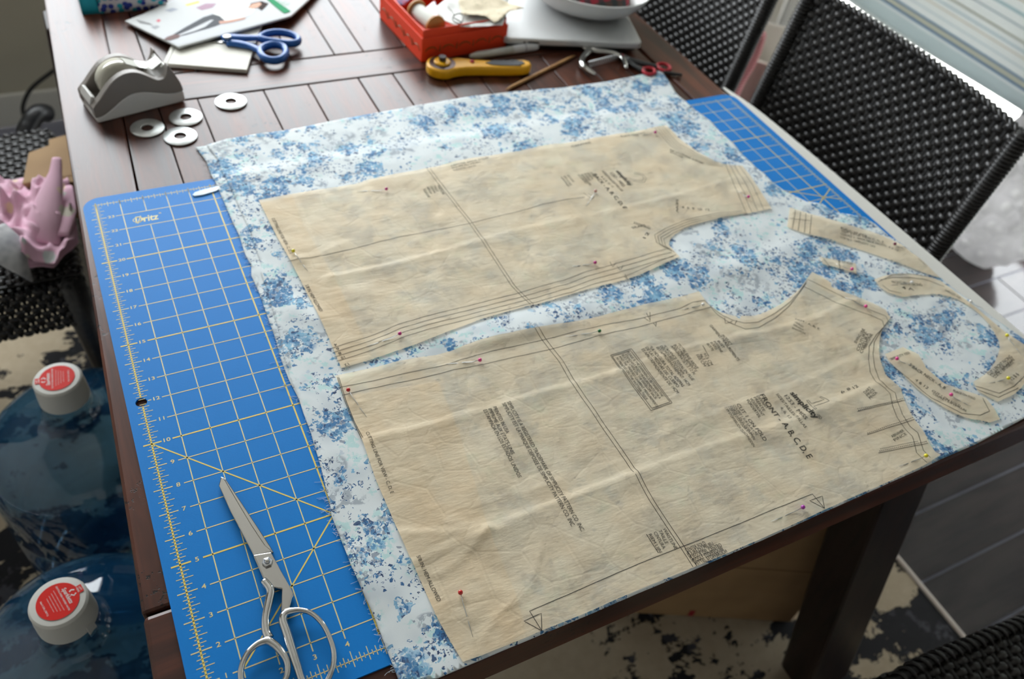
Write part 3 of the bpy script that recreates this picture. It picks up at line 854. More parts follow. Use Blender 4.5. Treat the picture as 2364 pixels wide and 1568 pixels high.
CFACE = [(2017, 647), (2044, 636), (2084, 631), (2137, 636), (2172, 648), (2222, 686), (2277, 731), (2320, 767), (2364, 797), (2378, 815), (2384, 850), (2364, 890), (2337, 915), (2303, 928), (2255, 904), (2246, 883), (2280, 861), (2301, 829), (2309, 797),
         (2291, 758), (2255, 719), (2209, 690), (2162, 679), (2123, 681), (2084, 686), (2048, 677), (2030, 665)]
AFACE = [(2042, 819), (2084, 802), (2119, 820), (2137, 851), (2180, 886), (2226, 904), (2276, 919), (2294, 940), (2309, 968), (2284, 976), (2226, 965), (2173, 940), (2119, 901), (2084, 869), (2051, 837)]
def piece(name, poly, label, step=.0035, origin=None):
    pl = smooth_poly(px_poly(poly, ZP), 1, 28)
    o = sheet(name, pl, hP, step, TISSUE, None)
    tag(o, label, 'sewing pattern', 'tissue pattern pieces pinned to the fabric')
    return o
PINS = [  # head px, tip px, colour name, entry gap
    ((1063, 1368), (1090, 1468), 'red'), ((804, 900), (843, 960), 'red'), ((1108, 831), (1030, 842), 'pink'), ((1384, 764), (1310, 778), 'green'),
    ((923, 770), (850, 800), 'magenta'), ((677, 579), (706, 622), 'yellow'), ((892, 436), (826, 443), 'magenta'), ((1374, 606), (1325, 616), 'magenta'),
    ((1375, 441), (1355, 474), 'rose'), ((1513, 305), (1462, 313), 'magenta'), ((1728, 454), (1700, 440), 'magenta'), ((1854, 1171), (1786, 1203), 'violet'),
    ((2138, 1052), (2080, 1076), 'yellow'), ((1999, 707), (1950, 690), 'pink'), ((1623, 703), (1580, 715), 'pearl'), ((2071, 828), (2112, 850), 'pink'),
    ((2196, 911), (2240, 940), 'pink'), ((1967, 621), (1930, 612), 'pink'), ((2066, 563), (2085, 575), 'dark'), ((2105, 652), (2060, 660), 'pearl'),
    ((2241, 696), (2270, 715), 'pearl'), ((2325, 774), (2352, 817), 'yellow'), ((2328, 873), (2290, 885), 'yellow')]
for h_, t_, c_ in PINS:
    p = P2(h_[0]*.45+t_[0]*.55, h_[1]*.45+t_[1]*.55); PINCH.append((p[0], p[1], .0014))
front = piece('tissue_pattern_piece', FRONT, 'large beige tissue front pattern piece with printed text along the near table edge')
back = piece('tissue_pattern_piece', BACK, 'beige tissue back pattern piece with four parallel cutting lines, behind the front piece')
strip = piece('tissue_pattern_piece', STRIP, 'long narrow curved tissue strip beside the right edge of the blue mat', .003)
small = piece('tissue_pattern_piece', SMALL, 'smallest tissue pattern scrap between the two bodice pieces and the narrow strip', .0025)
cface = piece('tissue_pattern_piece', CFACE, 'wide C-shaped tissue facing at the far right table corner', .003)
aface = piece('tissue_pattern_piece', AFACE, 'short curved tissue facing lying inside the opening of the C-shaped facing', .003)
def hem(par, poly):
    sheet('folded_hem', px_poly(poly, ZP), lambda x, y: hP(x, y)-.0005, .005, TISSUE2, par)
hem(front, [(793, 916), (812, 957), (837, 1018), (866, 1104), (889, 1156), (921, 1231), (951, 1297), (981, 1363), (1011, 1431), (1044, 1488), (1070, 1526), (1150, 1496), (1215, 1460), (1190, 1370), (1128, 1222), (1110, 1160), (1060, 1000), (1012, 880)])
hem(back, [(600, 468), (637, 543), (680, 620), (744, 746), (790, 846), (860, 822), (820, 740), (770, 636), (700, 520), (676, 452)])
# printed lines
def plines(par, L, wd=.00055, closed=False):
    mb = MB()
    for pts in L: ribbon(mb, resample([P2(*p) for p in (pts+[pts[0]] if closed else pts)], .003), wd, hL)
    return mb.build('printed_lines', INK, par, kind='stuff')
def shift(poly, dx, dy): return [(a+dx, b+dy) for a, b in poly]
fw = [(1233, 764), (1290, 836), (1322, 890), (1380, 974), (1440, 1060), (1466, 1100), (1500, 1160), (1560, 1248), (1585, 1285), (1600, 1309)]
plines(front, [fw, shift(fw, 9, -2), [(785, 896), (860, 880), (940, 862), (1030, 843), (1060, 834), (1100, 822), (1250, 788), (1335, 765), (1390, 752), (1480, 736), (1570, 713), (1600, 700), (1625, 696)],
               [(790, 914), (860, 897), (960, 876), (1050, 855), (1130, 840), (1270, 808), (1380, 777), (1480, 755), (1567, 731), (1607, 720), (1640, 711)],
               [(779, 872), (795, 925), (815, 975), (835, 1015)], [(782, 872), (800, 930), (818, 975), (838, 1013)],
               [(1625, 696), (1645, 713), (1665, 728), (1692, 742), (1718, 748), (1750, 744), (1790, 724), (1825, 697), (1850, 668), (1862, 650)],
               [(1640, 711), (1655, 727), (1685, 748), (1720, 762), (1752, 756), (1790, 735), (1822, 707), (1846, 676), (1860, 655)],
               [(1862, 646), (1915, 671), (1960, 695), (2010, 718), (2044, 732), (2050, 744)], [(1855, 664), (1900, 685), (1940, 706), (2010, 730), (2036, 742), (2040, 756)],
               [(2050, 742), (2033, 765), (2018, 790), (2014, 818), (2018, 850), (2030, 880), (2050, 898), (2066, 908), (2072, 930), (2082, 958), (2100, 985), (2118, 1000), (2132, 1040), (2148, 1057)],
               [(2040, 756), (2022, 775), (2006, 800), (2004, 830), (2008, 860), (2022, 885), (2040, 897), (2054, 910), (2060, 940), (2070, 965), (2090, 992), (2106, 1008), (2116, 1045), (2140, 1068)],
               [(1250, 1459), (1222, 1413), (1330, 1365), (1480, 1300), (1578, 1261), (1700, 1213), (1790, 1175), (1810, 1168), (1874, 1142), (1902, 1176)],
               [(1250, 1459), (1209, 1436), (1249, 1418), (1250, 1459)], [(1902, 1176), (1868, 1158), (1897, 1147), (1902, 1176)],
               [(1492, 724), (1500, 740), (1500, 722)], [(1487, 735), (1500, 745), (1500, 733)], [(1508, 748), (1514, 756), (1514, 746)], [(1672, 735), (1674, 749), (1690, 744)], [(1700, 742), (1695, 752), (1686, 747)],
               [(1978, 952), (2090, 925)], [(2002, 1004), (2110, 970)], [(2028, 1046), (2142, 1024)]])
dash = MB()
for a, b in (((1980, 950), (2085, 921)), ((1978, 946), (2083, 926)), ((2002, 1001), (2108, 965)), ((2030, 1042), (2140, 1020)), ((2032, 1037), (2120, 1019))):
    A, B = Vector(P2(*a)), Vector(P2(*b)); n_ = 26
    for i in range(n_): ribbon(dash, [A.lerp(B, i/n_), A.lerp(B, (i+.55)/n_)], .0007, hL)
dash.build('printed_dashes', INK, front, kind='stuff')
bw = [(986, 391), (1035, 455), (1080, 512), (1120, 570), (1180, 660), (1225, 706)]
cl = [[(763, 806), (845, 780), (920, 750), (1000, 727), (1090, 704), (1180, 682), (1300, 648), (1350, 629), (1420, 610), (1545, 575)]]
par4 = [[(a+k*4.8, b+k*9.6) for a, b in cl[0]] for k in range(4)]
par4[3][-1] = (1560, 590); par4[3][-2] = (1445, 638)
neck = [(1517, 296), (1555, 337), (1600, 366), (1640, 381), (1674, 386)]
arm = [(1722, 489), (1655, 497), (1595, 510), (1545, 530), (1520, 545), (1524, 563), (1545, 577)]
plines(back, [bw, shift(bw, 7, -1)]+par4+[shift(neck, k*5-6, -k*2.5) for k in range(4)]+[shift(arm, k*7-9, k*3-2) for k in range(4)]
       + [[(664, 607), (745, 592), (830, 572), (930, 546), (1080, 518), (1260, 472), (1350, 456)], [(1674, 381), (1700, 440), (1722, 492)], [(1684, 381), (1712, 436), (1735, 490)], [(1694, 382), (1724, 432), (1749, 488)], [(1705, 383), (1737, 430), (1763, 486)],
          [(1408, 605), (1414, 617), (1422, 608)], [(1424, 616), (1432, 626), (1438, 614)], [(1440, 638), (1450, 648), (1442, 634)]], .0005)
plines(strip, [[(1836, 485), (1829, 530)], [(1848, 489), (1842, 535)], [(1860, 493), (1856, 540)], [(1873, 497), (1868, 544)], [(1822, 505), (1870, 512)], [(2119, 598), (2135, 612)]], .0006)
plines(cface, [[(2030, 648), (2060, 642), (2100, 641), (2140, 646), (2180, 662)], [(2026, 652), (2060, 636), (2100, 633), (2150, 640)], [(2250, 893), (2305, 910), (2340, 893), (2364, 870)], [(2252, 900), (2304, 919), (2350, 897)], [(2036, 660), (2052, 672), (2080, 678)]], .0006)
plines(aface, [[(2062, 850), (2100, 880), (2150, 920), (2220, 955), (2262, 960), (2284, 950), (2268, 920)]], .0006)
plines(small, [[(1900, 598), (1915, 618)], [(1935, 602), (1938, 622)]], .0006)
# lettering on the tissue: text, start px, end px (baseline), cap height in px on the photo
def letter(par, items, name='printed_lettering'):
    mb = MB()
    for s, a, b, h, *bo in items:
        A, B = Vector(P2(*a)), Vector(P2(*b)); d = (B-A)
        hh = (Vector(P2(a[0]+h, a[1]))-A).length
        text_add(mb, s, A, d.normalized(), hh, d.length, hL, .0001, bo[0] if bo else 0.0)
    return mb.build(name, INK, par, kind='stuff')
letter(front, [
    ('SIMPLICITY IS A REGISTERED TRADEMARK OF SIMPLICITY PATTERN CO. INC.', (1169, 932), (1341, 1230), 9),
    ('SIMPLICITY EST LA MARQUE DEPOSEE DE SIMPLICITY PATTERN CO. INC.', (1158, 935), (1319, 1219), 9),
    ('PRINTED IN USA', (1137, 943), (1168, 1003), 9), ('IMPRIME AUX ETATS-UNIS', (1126, 947), (1180, 1052), 9), ('ESTAMPADA EN LOS ESTADOS UNIDOS', (1115, 950), (1196, 1104), 9),
    ('CUTTING LINE FOR VIEW - C, D, E', (844, 1000), (902, 1141), 8), ('5/8 IN. HEM ALLOWED', (961, 1287), (1010, 1391), 9),
    ('WAISTLINE', (1529, 1222), (1558, 1269), 8), ('TAILLE', (1519, 1226), (1536, 1257), 8), ('CINTURA', (1508, 1231), (1530, 1268), 8), ('RIEM LIJN', (1496, 1236), (1522, 1277), 8),
    ('CENTER FOLD', (1585, 1275), (1630, 1257), 9), ('PLIURE DU MILIEU', (1590, 1284), (1648, 1259), 9), ('PLIEGUE DEL CENTRO', (1595, 1292), (1667, 1262), 9), ('MIDDLE STOFFVOUW', (1601, 1299), (1671, 1270), 9), ('MITTEL STOFFBRUCH', (1607, 1306), (1679, 1276), 9),
    ('FRONT -', (1752, 914), (1797, 974), 12, .01), ('A, B, C, D, E', (1802, 981), (1864, 1060), 14, .01), ('DEVANT', (1744, 918), (1769, 945), 7), ('FRENTE', (1737, 921), (1761, 951), 7), ('VOORKANT', (1728, 924), (1760, 962), 7), ('VORDERTEIL', (1720, 926), (1752, 966), 7),
    ('CUT 1 ON FOLD', (1698, 936), (1763, 1020), 9), ('COUPEZ 1 SUR LA PLIURE', (1690, 938), (1744, 1008), 6), ('CORTE 1 EN EL DOBLEZ', (1684, 940), (1735, 1008), 6), ('1 OP DE STOFVOUW KNIPPEN', (1679, 942), (1738, 1018), 6), ('1 IM STOFFBRUCH ZUSCHNEIDEN', (1672, 944), (1738, 1034), 6),
    ('simplicity', (1822, 910), (1880, 970), 13, .03), ('®', (1882, 962), (1892, 971), 8), ('1253 - MISS', (1809, 916), (1857, 971), 9), ('SIZES/TAILLES/TALLAS', (1790, 912), (1857, 990), 7), ('4, 6, 12', (1800, 941), (1822, 968), 7),
    ('PLEASE IS THE DIFFERENCE BETWEEN THE', (1446, 814), (1527, 918), 6), ('STANDARD BODY MEASUREMENTS FOR A', (1441, 820), (1521, 923), 6), ('BUST AS GIVEN ON THE ENVELOPE BACK', (1434, 821), (1512, 923), 6), ('AND THE FINISHED GARMENT MEASUREMENTS', (1428, 824), (1515, 942), 6), ('AS PRINTED ON THE PATTERN TISSUE.', (1421, 827), (1492, 926), 6),
    ('*LA HOLGURA TOTAL ADEMAS', (1497, 803), (1574, 895), 8), ('DE LAS MEDIDAS DEL CUERPO', (1488, 806), (1562, 896), 8), ('ES APROXIMADAMENTE DE: 14CM', (1479, 810), (1561, 910), 8),
    ("*L'AISANCE TOTAL EN PLUS", (1530, 800), (1597, 880), 7), ('DES MESURES DU CORPS', (1522, 801), (1575, 866), 7), ('EST APPROXIMATIVEMENT: 14CM', (1514, 804), (1588, 892), 7),
    ('*TOTAL EASE ABOVE', (1562, 796), (1607, 853), 7), ('BODY MEASUREMENT IS', (1554, 798), (1604, 860), 7), ('APPROXIMATELY: 5 1/2 IN', (1547, 800), (1600, 866), 7),
    ('91.5 CM', (1622, 818), (1640, 844), 7), ('96.5 CM', (1613, 820), (1633, 847), 7), ('103 CM', (1606, 821), (1624, 847), 7),
    ('BUST', (1654, 790), (1668, 806), 6), ('POITRINE', (1645, 791), (1664, 815), 6), ('BUSTO', (1638, 793), (1651, 809), 6), ('BUSTE', (1630, 796), (1643, 812), 6),
    ('GARMENT MEASUREMENTS', (1637, 752), (1702, 835), 7), ('PRODUCT', (1664, 776), (1684, 800), 7),
    ('HEM - A, B, E', (1835, 740), (1890, 762), 5), ('OURLET', (1832, 748), (1852, 760), 5), ('DOBLADILLO', (1829, 755), (1852, 766), 5), ('EINSCHLAG', (1827, 762), (1858, 774), 5),
    ('SEWING LINE', (1976, 795), (1996, 762), 6), ('COUTURE', (1982, 812), (2000, 768), 6), ('COSTURA', (1990, 818), (2006, 772), 6), ('NAHTLINIE', (1998, 806), (2014, 774), 6),
    ('DART', (1996, 912), (2010, 900), 6), ('PINCE', (2002, 918), (2018, 904), 6), ('PINZA', (2008, 924), (2024, 910), 6), ('ABNAHER', (2060, 1012), (2088, 996), 6), ('PINCE', (2066, 1020), (2094, 1004), 6),
    ('6', (1944, 910), (1950, 905), 6), ('8', (1958, 903), (1964, 899), 6), ('12', (1972, 899), (1982, 894), 7)])
letter(front, [('1', (1864, 940), (1886, 940), 30)], 'piece_number') if False else None
one = MB()
O = Vector(P2(1870, 938)); ux = (Vector(P2(1895, 968))-Vector(P2(1870, 938))).normalized(); 
def one_pt(a, b):  # local frame: a along text direction, b up the letter
    u_ = Vector((-ux.y, ux.x)); return O+ux*a+u_*b
num1 = [(-.0068, 0), (.0068, 0), (.0068, .0022), (.0022, .0022), (.0022, .0235), (-.001, .0235), (-.0062, .0195), (-.0062, .0172), (-.0016, .0200), (-.0016, .0022), (-.0068, .0022)]
ribbon(one, resample([one_pt(*p) for p in num1+[num1[0]]], .003), .0005, hL)
one.build('piece_number', INK, front, kind='stuff')
bx_ = [(1409, 822), (1457, 807), (1551, 932), (1502, 949)]
plines(front, [bx_, [(1413, 824), (1455, 811), (1546, 930), (1504, 944)]], .0006, True)
plines(front, [[(1621, 800), (1636, 824)], [(1492, 1235), (1520, 1277)]], .0006)
letter(back, [
    ('CUTTING LINE FOR VIEW - C, D, E', (627, 507), (670, 590), 7), ('5/8 IN. HEM ALLOWED', (704, 660), (738, 722), 8),
    ('4', (776, 793), (770, 795), 8), ('6', (781, 803), (775, 805), 8), ('8', (786, 813), (780, 815), 8), ('10', (794, 822), (786, 825), 8), ('12', (803, 838), (794, 842), 8),
    ('WAISTLINE', (1008, 429), (1022, 450), 6), ('TAILLE', (1000, 430), (1008, 443), 6), ('CINTURA', (992, 432), (1002, 447), 6), ('RIEM LIJN', (984, 434), (993, 449), 6), ('TAILLEN LINIE', (976, 437), (988, 458), 6),
    ('simplicity', (1421, 396), (1453, 431), 9, .03), ('1253 - MISS', (1407, 400), (1437, 433), 8), ('SIZES/TAILLES/TALLAS', (1388, 396), (1434, 443), 6), ('4, 6, 8, 10, 12', (1386, 408), (1413, 434), 6),
    ('BACK - A, B, C, D, E', (1368, 403), (1440, 483), 9, .01), ('DOS', (1362, 400), (1368, 408), 6), ('ESPALDA', (1354, 401), (1366, 414), 6), ('RUGPAND', (1347, 402), (1360, 418), 6), ('RUECKENTEIL', (1340, 404), (1362, 430), 6), ('CUT 1 ON FOLD', (1332, 405), (1352, 425), 6),
    ('COUPEZ 1 SUR LA PLIURE', (1308, 406), (1322, 422), 5), ('CORTE 1 EN EL DOBLEZ', (1300, 408), (1316, 430), 5), ('1 OP DE STOFVOUW', (1293, 410), (1310, 433), 5),
    ('CENTER BACK FOLD', (1042, 385), (1128, 366), 5), ('PLIURE DU MILIEU', (1045, 390), (1110, 376), 5), ('PLIEGUE DEL CENTRO', (1048, 396), (1100, 385), 5), ('CENTER', (1320, 340), (1365, 332), 5),
    ('PLACE ON FOLD', (1435, 318), (1490, 308), 6), ('SEWING LINE', (1545, 347), (1622, 380), 6), ('SEAM LINE', (1545, 352), (1575, 366), 6),
    ('4  6  8  10  12', (1574, 482), (1638, 488), 7), ('SEW', (1560, 462), (1560, 492), 5), ('STITCHING', (1462, 516), (1500, 530), 7), ('SEAM', (1460, 528), (1490, 522), 6), ('12', (1490, 552), (1500, 538), 7)])
t2 = MB(); O2 = Vector(P2(1448, 420)); d2 = (Vector(P2(1478, 450))-O2).normalized()
two = [(-.010, .020), (-.006, .026), (.002, .026), (.006, .021), (.004, .015), (-.010, .002), (-.010, 0), (.009, 0), (.009, .003), (-.004, .003), (.008, .014), (.010, .021), (.004, .029), (-.008, .029), (-.013, .021)]
ribbon(t2, resample([O2+d2*a+Vector((-d2.y, d2.x))*b for a, b in two+[two[0]]], .003), .0004, hL)
ribbon(t2, resample([P2(*p) for p in ((1347, 446), (1366, 462), (1372, 456), (1357, 448))], .003), .0004, hL)
t2.build('piece_number', INK, back, kind='stuff')
letter(strip, [('CUT 2 FOR VIEW C, D, E', (1942, 536), (2040, 562), 7), ('COUPEZ 2 - BACK NECK FACING', (1940, 543), (2046, 570), 7), ('CORTE 2 - SIMPLICITY 1253', (1939, 550), (2020, 572), 6), ('FACING', (1940, 530), (2000, 547), 6), ('4 6 12', (2050, 572), (2072, 582), 6)])
letter(cface, [('FRONT NECK FACING', (2060, 656), (2130, 660), 8), ('4 A', (2082, 668), (2110, 672), 8), ('CUT 1 FRONT FACING', (2284, 868), (2336, 826), 7), ('COUPEZ 1 SUR LA PLIURE', (2290, 872), (2342, 832), 6), ('CORTE 1 EN DOBLEZ', (2296, 876), (2340, 838), 6), ('SIMPLICITY 1253', (2180, 672), (2215, 690), 7), ('12 8 6', (2336, 880), (2352, 866), 7)])
letter(aface, [('5 BACK NECK - A, B', (2096, 846), (2180, 900), 9), ('CUT 1 ON FOLD', (2150, 905), (2215, 942), 7), ('COUPEZ 1 SUR LA PLIURE', (2152, 912), (2230, 952), 6), ('PLACE ON FOLD', (2200, 905), (2250, 925), 6), ('SIMPLICITY 1253', (2056, 834), (2100, 818), 6), ('4 6 12', (2110, 880), (2140, 900), 8)])
letter(small, [('6 LOOP', (1936, 606), (1968, 614), 8)])

# ------------------------------------------------------------------ pins
PC = {'red': (205, 32, 34), 'pink': (232, 72, 150), 'green': (20, 112, 56), 'magenta': (205, 40, 140), 'yellow': (236, 222, 40), 'rose': (206, 150, 138), 'violet': (178, 60, 176), 'pearl': (238, 236, 230), 'dark': (120, 24, 66)}
PM = {k: M('pin_head_'+k, RGB(*v_), .18, Coat_Weight=.5) for k, v_ in PC.items()}
WHERE = ['at the near left corner of the front piece', 'at the upper left corner of the front piece', 'left of the waistline on the front piece seam', 'right of the waistline on the front piece seam', 'on the four cutting lines of the back piece', 'on the hem edge of the back piece', 'on the far edge of the back piece', 'by the lower armhole point of the back piece', 'beside the printed arrow of the back piece', 'at the neck corner of the back piece', 'on the shoulder end of the back piece', 'beside the printed fold arrow of the front piece', 'at the right end of the front piece', 'on the shoulder of the front piece', 'at the underarm corner of the front piece', 'at the left end of the short facing', 'in the middle of the short facing', 'on the smallest tissue scrap', 'on the long narrow tissue strip', 'at the left end of the C-shaped facing', 'on the outer curve of the C-shaped facing', 'right side of the C-shaped facing', 'at the lower end of the C-shaped facing']
CW = {'rose': 'dusty pink', 'pearl': 'pearl white', 'dark': 'dark pink'}
for (hp, tp, cn), wh in zip(PINS, WHERE):
    A = Vector(P2(*hp)); B = Vector(P2(*tp)); d = (B-A); L = d.length; d.normalize()
    r = .0021
    za = hP(A.x, A.y)+r+.0012
    q = G(hp[0], hp[1], za); A = Vector((q.x, q.y)); d = (B-A); d.normalize()
    root = empty('sewing_pin', (A.x, A.y, za))
    tag(root, f'{CW.get(cn, cn)} ball-headed pin {wh}', 'pin', 'ball-headed sewing pins')
    MB().ball((0, 0, 0), r, 14, 10).build('pin_head', PM[cn], root, True)
    # shaft: over the paper, under the pinch, out again
    s1 = L*.48; s2 = L*.70
    def rel(s, dz_): x, y = A.x+d.x*s, A.y+d.y*s; return (d.x*s, d.y*s, hP(x, y)+dz_-za)
    pts = [(0, 0, 0), rel(s1*.5, .0008), rel(s1, .0002), rel((s1+s2)/2, -.0006), rel(s2, .0002), rel(L, .0006)]
    MB().tube(pts, [.00034]*5+[.0001], 6).build('pin_shaft', SATIN, root, True)

# ------------------------------------------------------------------ dressmaking shears on the mat
def pxz(pts, z): return [tuple(G(a, b, z)) for a, b in pts]
def px2(pts, z): return [(q.x, q.y) for q in (G(a, b, z) for a, b in pts)]
def spline(pts, k=4, closed=False):
    P = [Vector(p) for p in pts]; n = len(P); out = []
    rng = range(n if closed else n-1)
    for i in rng:
        if closed: a, b, c, d = P[i-1], P[i], P[(i+1) % n], P[(i+2) % n]
        else: a, b, c, d = P[max(i-1, 0)], P[i], P[i+1], P[min(i+2, n-1)]
        for j in range(k):
            t = j/k
            out.append(.5*((2*b)+(c-a)*t+(2*a-5*b+4*c-d)*t*t+(3*b-a-3*c+d)*t**3))
    if not closed: out.append(P[-1])
    return out
def lerp_list(L, n):
    out = []
    for i in range(n):
        t = i*(len(L)-1)/(n-1); k = min(int(t), len(L)-2); out.append(L[k]+(L[k+1]-L[k])*(t-k))
    return out
def child(o, root):
    o.parent = root; o.location = -root.location; return o
o0 = G(615, 1300)
sh = empty('dressmaking_shears', (o0.x, o0.y, ZM))
tag(sh, 'all-metal silver dressmaking shears lying closed on the blue mat', 'scissors')
z = ZM+.0052
bl = px2([(510, 1100), (505, 1121), (531, 1180), (541, 1199), (565, 1244), (585, 1283), (626, 1275), (625, 1269), (612, 1258), (580, 1210), (550, 1160), (517, 1103)], z)
bevel(child(MB().prism(bl, z-.0022, z).build('upper_blade', STEEL), sh), .0007)
bl2 = px2([(513, 1104), (509, 1124), (545, 1195), (590, 1280), (632, 1276), (624, 1262), (590, 1210), (557, 1160), (521, 1106)], z-.003)
bevel(child(MB().prism(bl2, z-.0048, z-.0025).build('lower_blade', STEEL), sh), .0006)
bd = px2([(584, 1281), (626, 1274), (649, 1317), (667, 1349), (678, 1368), (671, 1393), (667, 1410), (655, 1434), (648, 1422), (649, 1396), (650, 1360), (615, 1354), (605, 1330), (596, 1309)], z+.001)
bevel(child(MB().prism(bd, z-.003, z+.001).build('upper_shank', STEEL), sh), .0010, 3)
lh = spline(pxz([(608, 1340), (624, 1362), (620, 1390), (613, 1425), (614, 1456), (622, 1474)], z+.002), 5)
child(MB().tube(lh, lerp_list([.003, .0034, .0034, .0031, .0032, .0036], len(lh)), 10, .75).build('lower_shank', CHROME, None, True), sh)
rg1 = spline(pxz([(672, 1411), (695, 1409), (720, 1417), (745, 1441), (762, 1475), (771, 1510), (767, 1545), (750, 1580), (722, 1594), (700, 1576), (687, 1540), (675, 1502), (662, 1460), (653, 1432), (658, 1417)], z+.003), 4, True)
child(MB().tube(rg1, lerp_list([.0028, .0022, .0021, .0021, .0021, .0022, .0022, .0024, .0026, .0030, .0034, .0036, .0034, .0032, .0028], len(rg1)), 10, .9, closed=True).build('finger_loop', CHROME, None, True), sh)
rg2 = spline(pxz([(615, 1480), (590, 1490), (567, 1515), (556, 1550), (562, 1585), (590, 1604), (625, 1600), (652, 1580), (664, 1552), (661, 1524), (645, 1500), (630, 1486)], z+.003), 4, True)
child(MB().tube(rg2, lerp_list([.0032, .0024, .0023, .0023, .0024, .0024, .0024, .0024, .0025, .0028, .0032, .0034], len(rg2)), 10, .9, closed=True).build('thumb_loop', CHROME, None, True), sh)
pv = G(617, 1297, z+.003)
child(MB().lathe([(.0042, z+.001), (.0042, z+.0032), (.0036, z+.0037)], 6, (pv.x, pv.y, 0)).build('pivot_nut', SATIN), sh)
child(MB().lathe([(.0024, z+.0037), (.0024, z+.0048), (.0012, z+.0056)], 16, (pv.x, pv.y, 0)).build('pivot_stud', CHROME, None, True), sh)

# ------------------------------------------------------------------ tape dispenser
td = empty('tape_dispenser', (.0745, .822, ZT), radians(13)); td.scale = (.95, .97, .98)
tag(td, 'grey and white desktop tape dispenser at the far left of the table', 'tape dispenser')
TGREY, TWHITE = M('dispenser_grey', RGB(146, 139, 133), .45), M('dispenser_white', RGB(228, 226, 222), .4)
top_c = [(-.062, .022), (-.058, .026), (-.050, .033), (-.040, .043), (-.028, .053), (-.014, .0585), (0, .058), (.012, .052), (.022, .044), (.030, .0395), (.037, .0405), (.042, .047), (.0455, .057), (.049, .050), (.054, .039), (.058, .029), (.060, .020)]
top_c = [(p.x, p.y) for p in spline([Vector((a, b)) for a, b in top_c], 3)]
mid_c = [(.060, .016), (.048, .0155), (.034, .0185), (.018, .0245), (.004, .0285), (-.010, .0290), (-.024, .024), (-.040, .0145), (-.052, .009), (-.062, .008)]
mid_c = [(p.x, p.y) for p in spline([Vector((a, b)) for a, b in mid_c], 3)]
def wall(name, prof, y0, y1, mat, bev=.002):
    n = len(prof); vs = [(a, y0, b) for a, b in prof]+[(a, y1, b) for a, b in prof]
    fs = [tuple(range(n)), tuple(reversed(range(n, 2*n)))]+[((i+1) % n, i, n+i, n+(i+1) % n) for i in range(n)]
    o = MB().add(vs, fs).build(name, mat, td); bevel(o, bev, 2, 40)
    me = o.data; bm = bmesh.new(); bm.from_mesh(me); bmesh.ops.recalc_face_normals(bm, faces=bm.faces); bm.to_mesh(me); bm.free()
    return o
wall('side_shell', top_c+mid_c, -.030, -.0195, TGREY)
wall('side_shell', top_c+mid_c, .0165, .026, TGREY)
bprof = [(-.060, .0), (.058, .0), (.0605, .004)]+mid_c[:-1]+[(-.0615, .004)]
wall('weighted_base', bprof, -.0302, .0262, TWHITE, .003)
inn = [(-.060, .008), (-.062, .022), (-.052, .024), (-.046, .016), (-.02, .012), (.012, .014), (.022, .030), (.031, .036), (.04, .034), (.047, .045), (.054, .038), (.059, .02), (.059, .008)]
wall('inner_trough', inn, -.020, .017, M('dispenser_inner', RGB(150, 146, 140), .5), .0015)
MX = Matrix.Rotation(radians(90), 4, 'X')
rollm = M('adhesive_tape_roll', RGB(206, 202, 186), .15, Coat_Weight=.6, Coat_Roughness=.05)
MB().lathe([(.0135, -.0105), (.0285, -.0105), (.0285, .0105), (.0135, .0105)], 48, (-.013, -.0015, .0335), MX, False).build('tape_roll', rollm, td, True)
MB().lathe([(.0128, -.013), (.0135, -.013), (.0135, .013), (.0128, .013)], 32, (-.013, -.0015, .0335), MX).build('tape_core', TWHITE, td, True)
wall('tape_end', [(-.002, .0605), (.014, .052), (.030, .0455), (.043, .052), (.043, .0526), (.030, .0462), (.014, .0527), (-.002, .0612)], -.0115, .0085, M('tape_strip', RGB(216, 216, 208), .12), .0001)
wall('cutter_strip', [(.040, .0495), (.0445, .0525), (.0455, .0515), (.041, .0480)], -.0185, .0155, STEEL, .0003)
wall('hub_tab', [(-.0625, .0215), (-.0575, .0325), (-.053, .0300), (-.057, .0205)], -.0185, .0155, TWHITE, .001)

# ------------------------------------------------------------------ washers
wm = MB().lathe([(.0075, 0), (.0200, 0), (.0206, .0005), (.0206, .0019), (.0201, .0023), (.0077, .0023), (.0072, .0018), (.0072, .0004), (.0075, 0)], 56, caps=False).mesh('washer')
wm.materials.append(M('zinc_washer', RGB(206, 208, 207), .42, 1.0, col2=RGB(186, 190, 188), nscale=60))
wm.polygons.foreach_set('use_smooth', [True]*len(wm.polygons))
for (a, b), l in (((340, 295), 'zinc washer nearest the tape dispenser'), ((429, 270), 'zinc washer touching two others, farthest from the mat'), ((416, 314), 'zinc washer touching the corner of the floral fabric'), ((533, 234), 'zinc washer lying apart from the other three')):
    q = G(a, b, ZT+.002); o = link('steel_washer', wm, None); o.location = (q.x, q.y, ZT+.0002)
    o.modifiers.new('e', 'EDGE_SPLIT').split_angle = radians(40)
    tag(o, l, 'washer', 'flat metal washers used as fabric weights')

